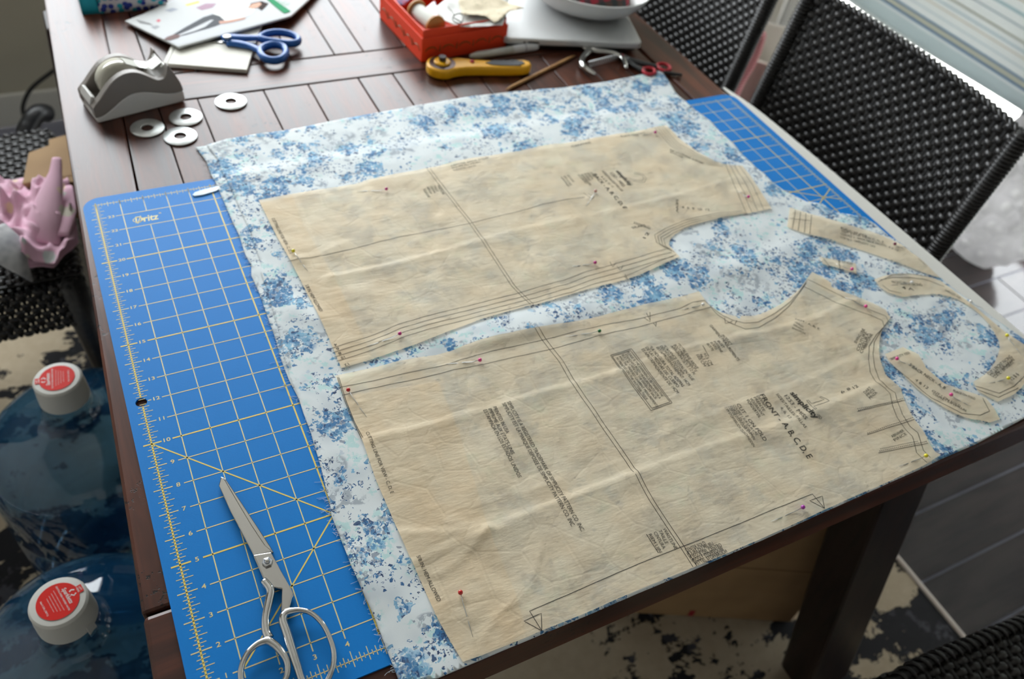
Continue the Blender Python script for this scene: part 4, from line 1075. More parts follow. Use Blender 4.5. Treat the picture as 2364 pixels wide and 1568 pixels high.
# ------------------------------------------------------------------ notepad, envelope, blue scissors, pouch
zp = ZT+.0062
pad = MB().prism(px2([(376, 146), (394, 107), (410, 60), (606, 48), (570, 161)], zp), ZT+.0004, zp).build('white_notepad', M('pad_white', RGB(222, 219, 208), .6))
bevel(pad, .0008); tag(pad, 'white ruled-edge booklet lying half under the pattern envelope', 'booklet')
mb = MB(); ribbon(mb, px2([(386, 147), (404, 108)], zp), .0008, None, False, zp+.00015); mb.build('spine_line', INK, pad)
A, B, C_ = G(288, 48, .7645), G(412, 108, .7705), G(668, 38, .7705)
nrm = (B-A).cross(C_-A).normalized()
def E_(px, py, dz=0.0):
    v = ray(px, py); t = (A-CAM_C).dot(nrm)/v.dot(nrm); q = CAM_C+v*t; q.z += dz; return q
ev = [E_(*p) for p in ((288, 48), (412, 108), (660, 40), (672, 36), (708, 3), (780, -70), (520, -60), (330, 32))]
n = len(ev); th = .0032
env = MB().add([tuple(p) for p in ev]+[tuple(p-Vector((0, 0, th))) for p in ev], [tuple(range(n)), tuple(reversed(range(n, 2*n)))]+[(i, n+i, n+(i+1) % n, (i+1) % n) for i in range(n)]).build('pattern_envelope', M('envelope_white', RGB(206, 208, 208), .9, Specular_IOR_Level=.1))
bevel(env, .0005, 1); tag(env, 'white sewing pattern envelope printed with a figure in grey trousers', 'envelope')
def print_on(name, pts, col, k=1, split=True):
    vs = [tuple(E_(a, b, .00015*k)) for a, b in pts]
    return MB().add(vs, [tuple(range(len(vs)))]).build(name, M(name+'_ink', RGB(*col), .9, Specular_IOR_Level=.1), env)
print_on('picture_panel', [(370, 86), (412, 105), (655, 40), (600, -8), (560, -8)], (205, 207, 210))
print_on('printed_trousers', [(400, 80), (430, 62), (470, 40), (492, 33), (508, 36), (522, 50), (500, 60), (482, 66), (460, 72), (430, 81), (415, 84), (419, 81), (450, 72), (474, 62), (494, 46), (486, 46), (440, 68), (405, 83)], (98, 100, 104), 2)
print_on('printed_blouse', [(492, 33), (500, 24), (545, 14), (578, 10), (590, 22), (580, 34), (556, 42), (520, 49), (508, 38)], (236, 236, 232), 3)
print_on('printed_arm', [(505, 50), (530, 47), (568, 41), (565, 45), (535, 52), (508, 56)], (205, 165, 150), 4)
print_on('printed_shoes', [(378, 92), (386, 86), (402, 80), (418, 82), (412, 88), (392, 94)], (130, 110, 108), 4)
print_on('printed_hair', [(572, 20), (580, 8), (604, 3), (620, 9), (612, 18), (604, 25), (594, 18), (582, 18)], (70, 58, 56), 4)
print_on('printed_face', [(574, 18), (582, 10), (600, 6), (604, 11), (596, 18), (582, 21)], (214, 172, 152), 5)
print_on('green_band', [(612, -4), (628, -4), (672, 27), (656, 32), (640, 20)], (64, 146, 104), 5)
mb = MB()
A2, B2 = E_(646, 4), E_(664, 14)
for i, p in enumerate([((640, 0), (652, 8), (660, 4)), ((652, 8), (662, 14), (668, 8), (660, 10))]):
    ribbon(mb, [tuple(E_(*q))[:2] for q in p], .0012, lambda x, y: A.z-((x-A.x)*nrm.x+(y-A.y)*nrm.y)/nrm.z+.0006)
mb.build('script_mark', M('green_ink', RGB(90, 160, 120), .5), env)
for i in range(9): print_on('barcode_bar', [(314+i*3.6, 45+i*1.0), (315.8+i*3.6, 45.4+i*1.0), (326+i*3.6, 54+i*.6), (324.2+i*3.6, 54+i*.6)], (120, 120, 122))
print_on('yellow_print', [(427, 11), (458, 2), (462, 6), (432, 14)], (224, 222, 120))
print_on('small_picture', [(452, 18), (475, 8), (500, 8), (490, 18), (466, 24)], (176, 150, 165), 1)
print_on('small_picture', [(380, 24), (398, 18), (412, 22), (394, 28)], (170, 175, 185), 1)
print_on('small_emblem', [(360, 48), (366, 44), (372, 47), (366, 52)], (214, 130, 140), 1)
print_on('text_block', [(348, 62), (362, 58), (370, 62), (358, 68)], (170, 172, 176), 1)
BLUE = M('blue_handle_plastic', RGB(24, 92, 168), .3)
zs = ZT+.012
o0 = G(560, 100, ZT)
bs = empty('blue_handled_scissors', (o0.x, o0.y, ZT)); tag(bs, 'fabric scissors with bright blue plastic handles resting on the white booklet', 'scissors')
l1 = spline(pxz([(600, 87), (618, 78), (645, 75), (672, 80), (689, 90), (685, 99), (665, 101), (635, 97), (610, 93)], zs), 4, True)
child(MB().tube(l1, .0046, 10, 1.25, closed=True).build('finger_loop', BLUE, None, True), bs)
l2 = spline(pxz([(600, 118), (614, 107), (636, 103), (656, 110), (660, 124), (650, 136), (630, 140), (610, 134)], zs-.002), 4, True)
child(MB().tube(l2, .0048, 10, 1.25, closed=True).build('thumb_loop', BLUE, None, True), bs)
s1_ = spline(pxz([(514, 90), (530, 88), (560, 88), (604, 88)], zs), 4)
child(MB().tube(s1_, lerp_list([.0075, .0085, .0068, .0055], len(s1_)), 10, .65).build('upper_shank', BLUE, None, True), bs)
s2_ = spline(pxz([(525, 98), (555, 102), (580, 108), (604, 119)], zs-.002), 4)
child(MB().tube(s2_, lerp_list([.007, .007, .006, .0055], len(s2_)), 10, .65).build('lower_shank', BLUE, None, True), bs)
bl = px2([(516, 86), (440, 84), (380, 80), (440, 94), (516, 98)], ZT+.008)
child(MB().prism(bl, ZT+.0066, ZT+.0082).build('blade', STEEL), bs)
q = G(524, 83, zs+.006)
child(MB().lathe([(.006, q.z-.0015), (.0055, q.z), (.003, q.z+.0004)], 20, (q.x, q.y, 0)).build('pivot_screw', SATIN, None, True), bs)
# dotted pouch
DOT = NT('dotted_cloth'); v = DOT.coords()
def dots(sc, r0, r1): 
    sx3 = DOT.n('ShaderNodeSeparateXYZ'); DOT.t.links.new(v, sx3.inputs[0]); cx3 = DOT.n('ShaderNodeCombineXYZ'); DOT.t.links.new(sx3.outputs[0], cx3.inputs[0]); DOT.t.links.new(DOT.math('ADD', sx3.outputs[1], sx3.outputs[2]), cx3.inputs[1])
    vo = DOT.voro(cx3.outputs[0], sc, 'F1', .75); vo.voronoi_dimensions = '2D'; s_ = DOT.n('ShaderNodeSeparateColor'); DOT.t.links.new(vo.outputs['Color'], s_.inputs[0])
    return DOT.step(vo.outputs['Distance'], r1, r0), s_
d1, s1 = dots(105, .40, .45)
dc = DOT.mix(DOT.step(s1.outputs[0], .68, .7), RGB(38, 58, 150), RGB(30, 160, 178))
DOT.bsdf(Base_Color=DOT.mix(d1, RGB(206, 204, 208), dc), Roughness=.75)
pz = ZT+.052
pb = empty('zip_pouch', (.10, 1.12, ZT)); tag(pb, 'cloth pouch with blue and teal dots at the far left of the table', 'pouch')
def soft_box(x0, x1, y0, y1, h, n=14):
    vs, fs = [], []
    for j in range(n+1):
        for i in range(n+1):
            a, b = i/n, j/n
            e = (1-(2*a-1)**8)*(1-(2*b-1)**6)
            vs.append((x0+(x1-x0)*a, y0+(y1-y0)*b, h*(.25+.75*max(0, e)**.5)+.002*sin(9*a)*sin(7*b)))
    m0 = len(vs)
    for j in range(n+1):
        for i in range(n+1):
            vs.append((x0+(x1-x0)*i/n, y0+(y1-y0)*j/n, .0005))
    q = lambda i, j: j*(n+1)+i
    for j in range(n):
        for i in range(n):
            fs.append((q(i, j), q(i+1, j), q(i+1, j+1), q(i, j+1))); fs.append((m0+q(i, j), m0+q(i, j+1), m0+q(i+1, j+1), m0+q(i+1, j)))
    for i in range(n):
        fs.append((m0+q(i, 0), m0+q(i+1, 0), q(i+1, 0), q(i, 0))); fs.append((m0+q(i+1, n), m0+q(i, n), q(i, n), q(i+1, n)))
        fs.append((m0+q(0, i+1), m0+q(0, i), q(0, i), q(0, i+1))); fs.append((m0+q(n, i), m0+q(n, i+1), q(n, i+1), q(n, i)))
    return MB().add(vs, fs)
soft_box(-.034, .062, -.047, .06, .045).build('pouch_body', DOT.m, pb, True)
soft_box(-.058, -.0335, -.046, .059, .0445).build('end_panel', M('teal_cloth', RGB(22, 158, 178), .7), pb, True)
MB().tube([(-.055, .0, .047), (0, .002, .0485), (.058, 0, .047)], .0028, 6).build('zip', M('teal_zip', RGB(20, 130, 160), .5), pb, True)

# ------------------------------------------------------------------ red box and its contents
RED, GOLD = M('red_box_card', RGB(244, 70, 32), .5), M('gilt_print', RGB(128, 84, 30), .4)
rb0 = Vector((.485, .829)); ux_ = Vector((.148, .013)).normalized(); uy_ = Vector((-ux_.y, ux_.x))
redb = empty('red_paper_box', (rb0.x, rb0.y, ZT), math.atan2(ux_.y, ux_.x)); tag(redb, 'open orange-red paper box with gilt scrolls, full of notions', 'box')
LX, LY = .150, .150
def tray(x0, x1, y0, y1, z0, z1, t):
    m_ = MB(); P = [(x0, y0), (x1, y0), (x1, y1), (x0, y1)]; Q = [(x0+t, y0+t), (x1-t, y0+t), (x1-t, y1-t), (x0+t, y1-t)]
    vs = [(a, b, z0) for a, b in P]+[(a, b, z1) for a, b in P]+[(a, b, z1) for a, b in Q]+[(a, b, z0+t) for a, b in Q]
    fs = [(3, 2, 1, 0), (12, 13, 14, 15)]
    for i in range(4):
        j = (i+1) % 4; fs += [(i, j, 4+j, 4+i), (4+i, 4+j, 8+j, 8+i), (8+i, 8+j, 12+j, 12+i)]
    return m_.add(vs, fs)
bevel(tray(0, LX, 0, LY, .0004, .0385, .0022).build('outer_tray', RED, redb), .0006)
bevel(tray(.0026, LX-.0026, .0026, LY-.0026, .002, .050, .002).build('inner_tray', RED, redb), .0006)
orn = MB()
def arc(cx, cz, r, face):
    pts = []
    for i in range(9):
        a = pi*.08+pi*.84*i/8; u_, w_ = cx+r*cos(a), cz+r*.8*sin(a)
        pts.append((u_, -.0003, w_) if face == 0 else (-.0003, u_, w_))
    orn.tube(pts, [.0003, .0006, .0008, .0009, .0009, .0009, .0008, .0006, .0003], 5)
for i in range(5):
    arc(.016+i*.029, .014, .0105, 0); arc(.016+i*.029, .014, .0105, 1)
    for f in (0, 1):
        c0 = .0305+i*.029
        if c0 < .145:
            pts = [(c0, -.0003, .014), (c0+.001, -.0003, .024)] if f == 0 else [(-.0003, c0, .014), (-.0003, c0+.001, .024)]
            orn.tube(pts, [.001, .0004], 5)
orn.build('gilt_scrolls', GOLD, redb, kind='stuff')
TANW = M('spool_wood', RGB(196, 138, 74), .45)
a, b = G(962, 24, ZT+.047), G(1005, 60, ZT+.047)
ax = (b-a).normalized(); L = (b-a).length
sp = empty('thread_spool', tuple((a+b)/2)); tag(sp, 'large spool of white thread with wooden ends lying in the red box', 'spool')
R_ = ax.to_track_quat('Z', 'Y').to_matrix().to_4x4()
MB().lathe([(.0115, -L/2+.002), (.0122, -L/2+.006), (.0118, 0), (.0122, L/2-.006), (.0115, L/2-.002)], 28, M=R_).build('thread', M('white_thread', RGB(226, 226, 218), .7, bump=.3, bscale=900), sp, True)
for s in (-1, 1): bevel(MB().lathe([(.0165, -.0022), (.0165, .0022)], 28, tuple(ax*s*L/2), R_).build('spool_end', TANW, sp), .001)
def crumpled(name, pts, z0, amp, mat, label, cat, group=None, step=.006):
    P = px2(pts, z0)
    k = random.random()*20
    o = sheet(name, P, lambda x, y: z0+amp*nz(x, y, 28, k)+amp*.6*nz(x, y, 70, k+3), step, mat, None, .0004)
    tag(o, label, cat, group); return o
crumpled('paper_sheet', [(1000, 20), (1050, -12), (1175, -14), (1168, 40), (1160, 58), (1105, 60), (1045, 56), (1022, 42)], ZT+.050, .003, PAPER_W, 'loose white paper lying on top of the red box contents', 'paper')
crumpled('tissue_scrap', [(1055, -10), (1120, -15), (1160, 2), (1210, 18), (1178, 26), (1150, 48), (1140, 50), (1122, 36), (1066, 34)], ZT+.0556, .003, M('tan_tissue', RGB(222, 208, 178), .7, col2=RGB(196, 184, 152), nscale=120, lo=.6, hi=.68), 'cream tissue scrap printed with grey text over the red box corner', 'tissue scrap')
crumpled('plastic_packet', [(965, 22), (1003, 4), (1012, 20), (1030, 60), (1012, 66), (985, 44)], ZT+.037, .003, M('pink_packet', RGB(232, 190, 204), .3, col2=RGB(238, 232, 236), nscale=40), 'pink and clear packet wedged beside the thread spool', 'packet')
cw = empty('wire_clip', tuple(G(1058, 42, ZT+.061))); tag(cw, 'bent dark wire clip resting on the white paper in the red box', 'wire clip')
cp = [Vector(G(x, y, ZT+.0605+k*.0006))-cw.location for k, (x, y) in enumerate([(1035, 16), (1048, 34), (1044, 44), (1052, 52), (1064, 54), (1070, 38), (1062, 31), (1050, 34), (1046, 40), (1056, 46), (1066, 52)])]
MB().tube(spline(cp, 4), .0009, 6).build('wire', M('dark_wire', RGB(70, 68, 62), .35, .8), cw, True)
crumpled('cloth_scrap', [(905, 0), (930, -10), (950, -2), (935, 12), (915, 12)], ZT+.044, .004, M('violet_cloth', RGB(92, 72, 120), .7, col2=RGB(190, 40, 60), nscale=60), 'violet and red cloth scrap in the far corner of the red box', 'cloth')

# ------------------------------------------------------------------ laptop, bowl with plaid cloth
q0, q1 = G(1163, 88, ZT+.020), G(1484, 101, ZT+.020)
du = (q1-q0).normalized(); ang = math.atan2(du.y, du.x); LW = (q1-q0).length
lap = empty('closed_laptop', (q0.x, q0.y, ZT), ang); tag(lap, 'closed silver laptop carrying a white bowl near the chairs', 'laptop')
ALU = M('laptop_aluminium', RGB(222, 224, 224), .38, .35)
bevel(MB().prism(rrect(.006, LW-.006, .006, .319, .009, 6), .0035, .0100).build('shadow_gap_base', M('laptop_gap_shade', RGB(40, 42, 44), .4), lap), .002, 3)  # inset base coloured near black to paint the shadow gap below the case
bevel(MB().prism(rrect(0, LW, 0, .325, .011, 6), .0098, .0205).build('lid', ALU, lap), .0022, 3)
for i, (x_, w_) in enumerate(((.034, .0016), (.049, .009))):
    MB().box(x_-w_, x_+w_, -.0006, .002, .0135, .0158).build('port', BLACK, lap)
for x_, y_ in ((.02, .02), (LW-.02, .02), (.02, .30), (LW-.02, .30)):
    MB().lathe([(.006, .0002), (.007, .0045)], 16, (x_, y_, 0)).build('rubber_foot', BLACK, lap)
bc = G(1405, 2, ZT+.0207)
bowl = empty('white_bowl', (.812, .915, ZT+.0207)); tag(bowl, 'white oval bowl standing on the laptop with plaid cloth inside', 'bowl')
prof = [(.0, .0005), (.050, .0005), (.058, .002), (.076, .009), (.092, .020), (.103, .033), (.109, .044), (.1105, .047), (.109, .048), (.1065, .045), (.100, .034), (.089, .022), (.072, .012), (.05, .007), (0, .006)]
bw_ = MB().lathe(prof, 56, caps=False).build('bowl_shell', WHITE_PL, bowl, True); bw_.scale = (.92, 1.06, 1); bw_.rotation_euler = (0, 0, .5)
PL = NT('plaid_cloth'); v = PL.coords()
wx = PL.n('ShaderNodeTexWave', bands_direction='X'); PL.set(wx.inputs['Vector'], v); wx.inputs['Scale'].default_value = 14
wy = PL.n('ShaderNodeTexWave', bands_direction='Y'); PL.set(wy.inputs['Vector'], v); wy.inputs['Scale'].default_value = 14
PL.bsdf(Base_Color=PL.mix(PL.math('MULTIPLY', PL.step(wx.outputs['Fac'], .5, .6), .8), PL.mix(PL.math('MULTIPLY', PL.step(wy.outputs['Fac'], .5, .6), .8), RGB(134, 20, 40), RGB(20, 50, 40)), RGB(18, 40, 44)), Roughness=.85)
pc = empty('plaid_cloth', tuple(bowl.location+Vector((0, 0, .03)))); tag(pc, 'red and green plaid cloth bunched inside the white bowl', 'cloth')
mbp = MB().ball((0, 0, -.002), .086, 28, 16, (.9, 1.0, .30)); mbp.v = [(x, y, z+.008*nz(x, y, 40, 1)) for x, y, z in mbp.v]
mbp.build('cloth_bundle', PL.m, pc, True)

# ------------------------------------------------------------------ rotary cutter, marker, stick, nippers, small snips
YEL, GRIP = M('cutter_yellow', RGB(236, 172, 18), .35), M('cutter_grip', RGB(74, 76, 80), .6)
H_, T_ = G(1021, 146, ZT+.016), G(1222, 146, ZT+.016)
ca = (T_-H_); ca.z = 0; CL = ca.length; an = math.atan2(ca.y, ca.x)
rc = empty('rotary_cutter', (H_.x, H_.y, ZT), an); tag(rc, 'yellow rotary cutter with a black grip lying in front of the red box', 'rotary cutter')
hr = .0235
ol = [(hr*cos(a_), hr*sin(a_)) for a_ in [radians(d_) for d_ in range(40, 325, 15)]]
ol += [(.024, -.0150), (.034, -.0130), (.06, -.0125), (.10, -.0135), (CL-.01, -.0120), (CL-.002, -.009), (CL+.003, -.002), (CL+.002, .006), (CL-.006, .0115), (.10, .0100), (.07, .0095), (.048, .0120), (.034, .0160), (.024, .0175)]
bevel(MB().prism(ol, .0012, .0165).build('handle_body', YEL, rc), .0035, 3, 50)
MB().lathe([(.0195, .0166), (.0195, .0172)], 40).build('blade_disc', M('blade_grey', RGB(92, 78, 76), .35, .7), rc)
bevel(MB().lathe([(.0125, .0172), (.0125, .0195), (.011, .0205)], 32).build('blade_washer', YEL, rc), .0008)
bevel(MB().lathe([(.0052, .0205), (.0058, .0275)], 10).build('blade_nut', M('nut_black', RGB(48, 38, 38), .5), rc), .0008)
MB().ball((.046, .003, .0172), .0038, 14, 8, (1, 1, .6)).build('safety_button', M('red_button', RGB(176, 40, 52), .35), rc, True)
gp = [(.066, 0), (.074, -.0062), (.09, -.0085), (.12, -.0090), (CL-.018, -.0075), (CL-.008, -.0030), (CL-.010, .004), (CL-.022, .0070), (CL-.035, .0052), (.10, .0062), (.078, .0058)]
bevel(MB().prism(gp, .0164, .0178).build('grip_inlay', GRIP, rc), .0008)
MB().lathe([(.0026, .0178), (.0026, .0181)], 16, (CL-.026, .0045, 0)).build('hang_hole', BLACK, rc)
a, b = G(1085, 131, ZT+.0062), G(1240, 107, ZT+.0062)
mk = empty('marker_pen', (a.x, a.y, ZT+.0068)); tag(mk, 'pale grey marker pen lying behind the rotary cutter', 'pen')
d = b-a; d.z = 0; L = d.length; d.normalize()
MB().tube([d*t for t in (0, .006, .014, L*.62)], [.0030, .0046, .0058, .0062], 16).build('barrel', M('pen_grey', RGB(206, 206, 198), .3), mk, True)
MB().tube([d*t for t in (L*.62, L*.63, L*.97, L)], [.0064, .0066, .0066, .0058], 16).build('cap', M('pen_cap', RGB(214, 216, 218), .2), mk, True)
MB().tube([d*t for t in (L*.80, L*.815)], [.0068, .0068], 16).build('cap_band', M('pen_band', RGB(150, 148, 160), .3), mk, True)
a, b = G(1168, 207, ZT+.003), G(1327, 128, ZT+.003)
st = empty('wooden_stick', (a.x, a.y, ZT+.0029)); tag(st, 'pointed wooden orange stick lying between rotary cutter and nippers', 'stick')
d = b-a; d.z = 0; L = d.length; d.normalize()
MB().tube([d*t for t in (0, .008, .016, L-.018, L)], [.0006, .0020, .0026, .0026, .0008], 12).build('shaft', M('stick_wood', RGB(196, 150, 94), .55, col2=RGB(176, 128, 76), nscale=60), st, True)
q = G(1365, 118, ZT+.005)
np_ = empty('spring_nippers', (q.x, q.y, ZT)); tag(np_, 'silver spring-handled nippers standing open beside the laptop', 'nippers')
zn = ZT+.0075
def nip(name, pts, rad, mat=STEEL, flat=.9):
    s_ = spline(pxz(pts, zn), 4); child(MB().tube(s_, lerp_list(rad, len(s_)), 10, flat).build(name, mat, None, True), np_)
nip('long_arm', [(1362, 108), (1372, 117), (1398, 120), (1424, 126), (1440, 138), (1446, 158)], [.0060, .0060, .0046, .0044, .0044, .0030])
nip('short_arm', [(1362, 110), (1356, 122), (1344, 136), (1345, 150), (1358, 162), (1374, 172)], [.0062, .0060, .0054, .0056, .0048, .0024])
nip('jaw', [(1364, 112), (1352, 98), (1350, 90)], [.0075, .0062, .0040])
nip('jaw', [(1360, 114), (1346, 109), (1332, 101)], [.0056, .0034, .0016])
nip('jaw', [(1360, 108), (1350, 102), (1344, 96)], [.004, .003, .0012])
a, b = G(1361, 148, zn), G(1424, 132, zn); d = b-a; L = d.length; d.normalize(); e1 = Vector((-d.y, d.x, 0)); hx = []
for i in range(14*10+1):
    t = i/140; an_ = 2*pi*14*t; hx.append(a+d*(L*t)+e1*.0042*cos(an_)+Vector((0, 0, .0042*sin(an_))))
child(MB().tube(hx, .0006, 5).build('coil_spring', SATIN, None, True), np_)
q = G(1480, 148, ZT)
sn = empty('small_snips', (q.x, q.y, ZT)); tag(sn, 'small thread scissors with black and red handles at the fabric corner', 'scissors')
zq = ZT+.004
REDP = M('red_soft_plastic', RGB(186, 36, 52), .45)
bevel(child(MB().prism(px2([(1395, 116), (1436, 122), (1462, 136), (1452, 143), (1428, 130)], zq), zq-.002, zq).build('blades', SATIN), sn), .0004)
q = G(1436, 126, zq+.001); child(MB().ball((q.x, q.y, zq), .0034, 12, 8, (1, 1, .5)).build('pivot_screw', REDP, None, True), sn)
for name, pts, rad in (('upper_handle', [(1452, 136), (1475, 144), (1500, 150), (1516, 154)], [.0050, .0055, .005, .004]), ('lower_handle', [(1450, 141), (1465, 152), (1480, 160), (1490, 163)], [.004, .0045, .0045, .004])):
    s_ = spline(pxz(pts, zq+.001), 4); child(MB().tube(s_, lerp_list(rad, len(s_)), 8, .7).build(name, M('snips_grey', RGB(48, 50, 52), .45), None, True), sn)
for pts in ([(1517, 150), (1530, 147), (1543, 152), (1547, 160), (1538, 164), (1524, 160)], [(1484, 160), (1496, 157), (1508, 160), (1512, 168), (1500, 172), (1488, 168)]):
    s_ = spline(pxz(pts, zq+.001), 4, True); child(MB().tube(s_, .0026, 8, 1.2, closed=True).build('ring_lining', REDP, None, True), sn)
s_ = spline(pxz([(1532, 166), (1552, 170), (1574, 173)], zq), 4); child(MB().tube(s_, .0032, 8, .8).build('tail_hook', BLACK, None, True), sn)

# ------------------------------------------------------------------ water bottles
BOT = glass_mat('blue_bottle_plastic', (.40, .62, .80, 1), rough=.03, body=RGB(40, 104, 150))
CAPW, LAB = M('bottle_cap_white', RGB(214, 213, 206), .5), M('bottle_label_red', RGB(222, 36, 26), .55, Specular_IOR_Level=.2)
WINK = M('white_ink', RGB(240, 232, 228), .5)
def bottle(c, rot, label, lift):
    root = empty('water_bottle', (c[0], c[1], .0112), rot); tag(root, label, 'water bottle', 'five gallon water bottles beside the table')
    pr = [(.02, .012), (.09, .004), (.118, .004), (.129, .012), (.135, .03), (.135, .095), (.130, .105), (.130, .125), (.135, .135), (.135, .20), (.130, .21), (.130, .23), (.135, .24), (.135, .325),
          (.133, .345), (.126, .364), (.112, .381), (.092, .395), (.070, .405), (.050, .412), (.040, .416), (.0355, .422), (.034, .430), (.0335, .440), (.031, .450), (.0285, .456), (.0285, .470)]
    MB().lathe(pr, 72, caps=False).build('bottle_body', BOT, root, True)
    tub = MB().tube([(.0, .134, .05), (0, .138, .2), (0, .134, .30)], .004, 8); tub.build('mould_seam', BOT, root, True)
    bevel(MB().lathe([(.0315, .4515), (.0310, .470), (.0300, .481), (.0300, .4865), (.0275, .4895), (0, .4900)], 48, caps=False).build('cap', CAPW, root, True), .0001)
    if lift is not None:
        cap_tab = MB().box(.0306, .0322, -.0055, .0055, .438, .462).build('pull_tab', CAPW, root); bevel(cap_tab, .0007)
        cap_tab.rotation_euler = (0, 0, lift)
    zl = .49035
    dsk = [(.0215*cos(a_), .0215*sin(a_)) for a_ in [2*pi*i/56 for i in range(56)] if not (pi/2-.17 < a_ < pi/2+.17)]
    k = next(i for i, p in enumerate(dsk) if math.atan2(p[1], p[0]) > pi/2)
    dsk = dsk[:k]+[(.0048, .0262), (-.0048, .0262)]+dsk[k:]
    cl_ = MB().prism(dsk, zl-.0002, zl).build('cap_label', LAB, root)
    tx = MB()
    def tline(s, y, h, w_, b=0.0, sh=0.0): text_add(tx, s, (-w_/2, y), (1, 0), h, w_, None, zl+.0002, b, sh)
    tline('LIFT', .0232, .0018, .0055, .01); tline('HERE', .0205, .0018, .0065, .01)
    tline('Sparkletts', .0085, .0042, .0215, .015, .2)
    tline('CRYSTAL-FRESH PURIFIED WATER', .0045, .0017, .035, .01)
    for i in range(4): tline('PURIFIED BY REVERSE OSMOSIS AND DEIONIZATION'[:38-i*4], .0008-i*.0030, .0008, .028-i*.003)
    tline('Net 5 GAL (18.9 L)', -.0148, .0018, .020, .01)
    for s in (-1, 1): ribbon(tx, [(s*.002-.001, .0135), (s*.004, .0158), (s*.0022, .0185)], .0014, None, False, zl+.0002)
    tx.build('label_lettering', WINK, cl_, kind='stuff')
    return root
q = G(131, 872, .502); bottle((q.x, q.y), radians(85), 'blue water bottle farther from the camera, its red cap label catching glare', None)
q = G(133, 1388, .502); bottle((q.x, q.y), radians(-74), 'nearer blue water bottle whose red cap label reads clearly', radians(28))

# ------------------------------------------------------------------ things on the chair at the left
zc = .53
carton = MB().prism(px2([(52, 420), (66, 352), (113, 335), (112, 322), (168, 306), (190, 420)], zc), .4562, zc).build('cardboard_carton', CARD)
bevel(carton, .001); tag(carton, 'flat brown cardboard carton lying on the wicker chair seat', 'carton')
MB().prism(px2([(52, 421), (190, 398), (191, 402), (52, 425)], zc), zc-.002, zc+.0008).build('flap_edge', M('card_edge', RGB(150, 118, 80), .8), carton)
PK = NT('pink_cotton'); v = PK.coords()
vo = PK.voro(v, 26); s_ = PK.n('ShaderNodeSeparateColor'); PK.t.links.new(vo.outputs['Color'], s_.inputs[0])
dm = PK.math('MULTIPLY', PK.step(PK.math('ADD', vo.outputs['Distance'], PK.math('MULTIPLY', PK.noise(v, 120, 2).outputs[0], .3)), .46, .36), PK.step(s_.outputs[0], .5, .52))
mc = PK.mix(s_.outputs[1], RGB(238, 206, 150), RGB(190, 222, 218))
PK.bsdf(Base_Color=PK.mix(PK.math('MULTIPLY', dm, .8), PK.mix(PK.noise(v, 12, 3).outputs[0], RGB(236, 196, 212), RGB(226, 178, 200)), mc), Roughness=.85)
pk = empty('pink_printed_cloth', (-.12, 1.0, .456)); tag(pk, 'crumpled pale pink cloth with pastel motifs heaped on the wicker chair', 'cloth')
pp = px2([(-60, 440), (0, 432), (60, 418), (120, 402), (165, 415), (180, 545), (152, 572), (126, 600), (104, 598), (84, 602), (62, 602), (40, 592), (22, 572), (0, 560), (-60, 560)], .515)
def hpk(x, y):
    n1, n2 = nz(x, y*.8, 15, 4), nz(x*1.7, y*.6, 26, 9)
    return .505+.030*(1-min(1, abs(n1)*2.6))**1.4+.018*(1-min(1, abs(n2)*2.4))+.003*nz(x, y, 60, 2)
child(sheet('cloth_heap', smooth_poly(pp, 1, 80), hpk, .005, PK.m, None, .001), pk)
def hsk(x, y): return .468+.02*abs(nz(x, y, 18, 7))
child(sheet('under_fold', px2([(-60, 450), (10, 452), (165, 425), (178, 548), (150, 575), (120, 606), (60, 606), (0, 566), (-60, 566)], .475), lambda x, y: .466+.045*max(0, 1-abs(y-1.04)/.09)+.004*nz(x, y, 40), .006, PK.m, None, .001), pk)
cn = [G(131, 366, .575), G(128, 400, .565), G(117, 450, .550), G(105, 510, .530), G(96, 560, .508)]
cone = MB().tube(spline(cn, 4), lerp_list([.0055, .0085, .017, .025, .030], 17), 18, .55, caps=False); child(solid(cone.build('rolled_corner', PK.m, None, True), .001), pk)
fold = [G(158, 430, .535), G(156, 490, .535), G(146, 545, .522)]
child(MB().tube(spline(fold, 4), lerp_list([.006, .013, .008], 9), 12, .35).build('cloth_fold', PK.m, None, True), pk)
ws = empty('white_lining_strip', tuple(G(20, 590, .50))); tag(ws, 'white cloth tail with a frayed tip hanging off the wicker chair seat', 'cloth')
w_ = [G(-30, 540, .545), G(10, 572, .535), G(40, 605, .52), G(62, 632, .50), G(75, 650, .485)]
child(MB().tube(spline(w_, 4), lerp_list([.030, .028, .018, .009, .0015], 17), 12, .22).build('cloth_tail', M('white_lining', RGB(206, 206, 206), .8, col2=RGB(150, 152, 156), nscale=30), None, True), ws)
child(MB().tube(spline([G(10, 600, .49), G(22, 640, .46), G(36, 665, .43), G(44, 655, .44)], 4), .0011, 5).build('loose_thread', M('grey_thread', RGB(150, 146, 146), .8), None, True), ws)

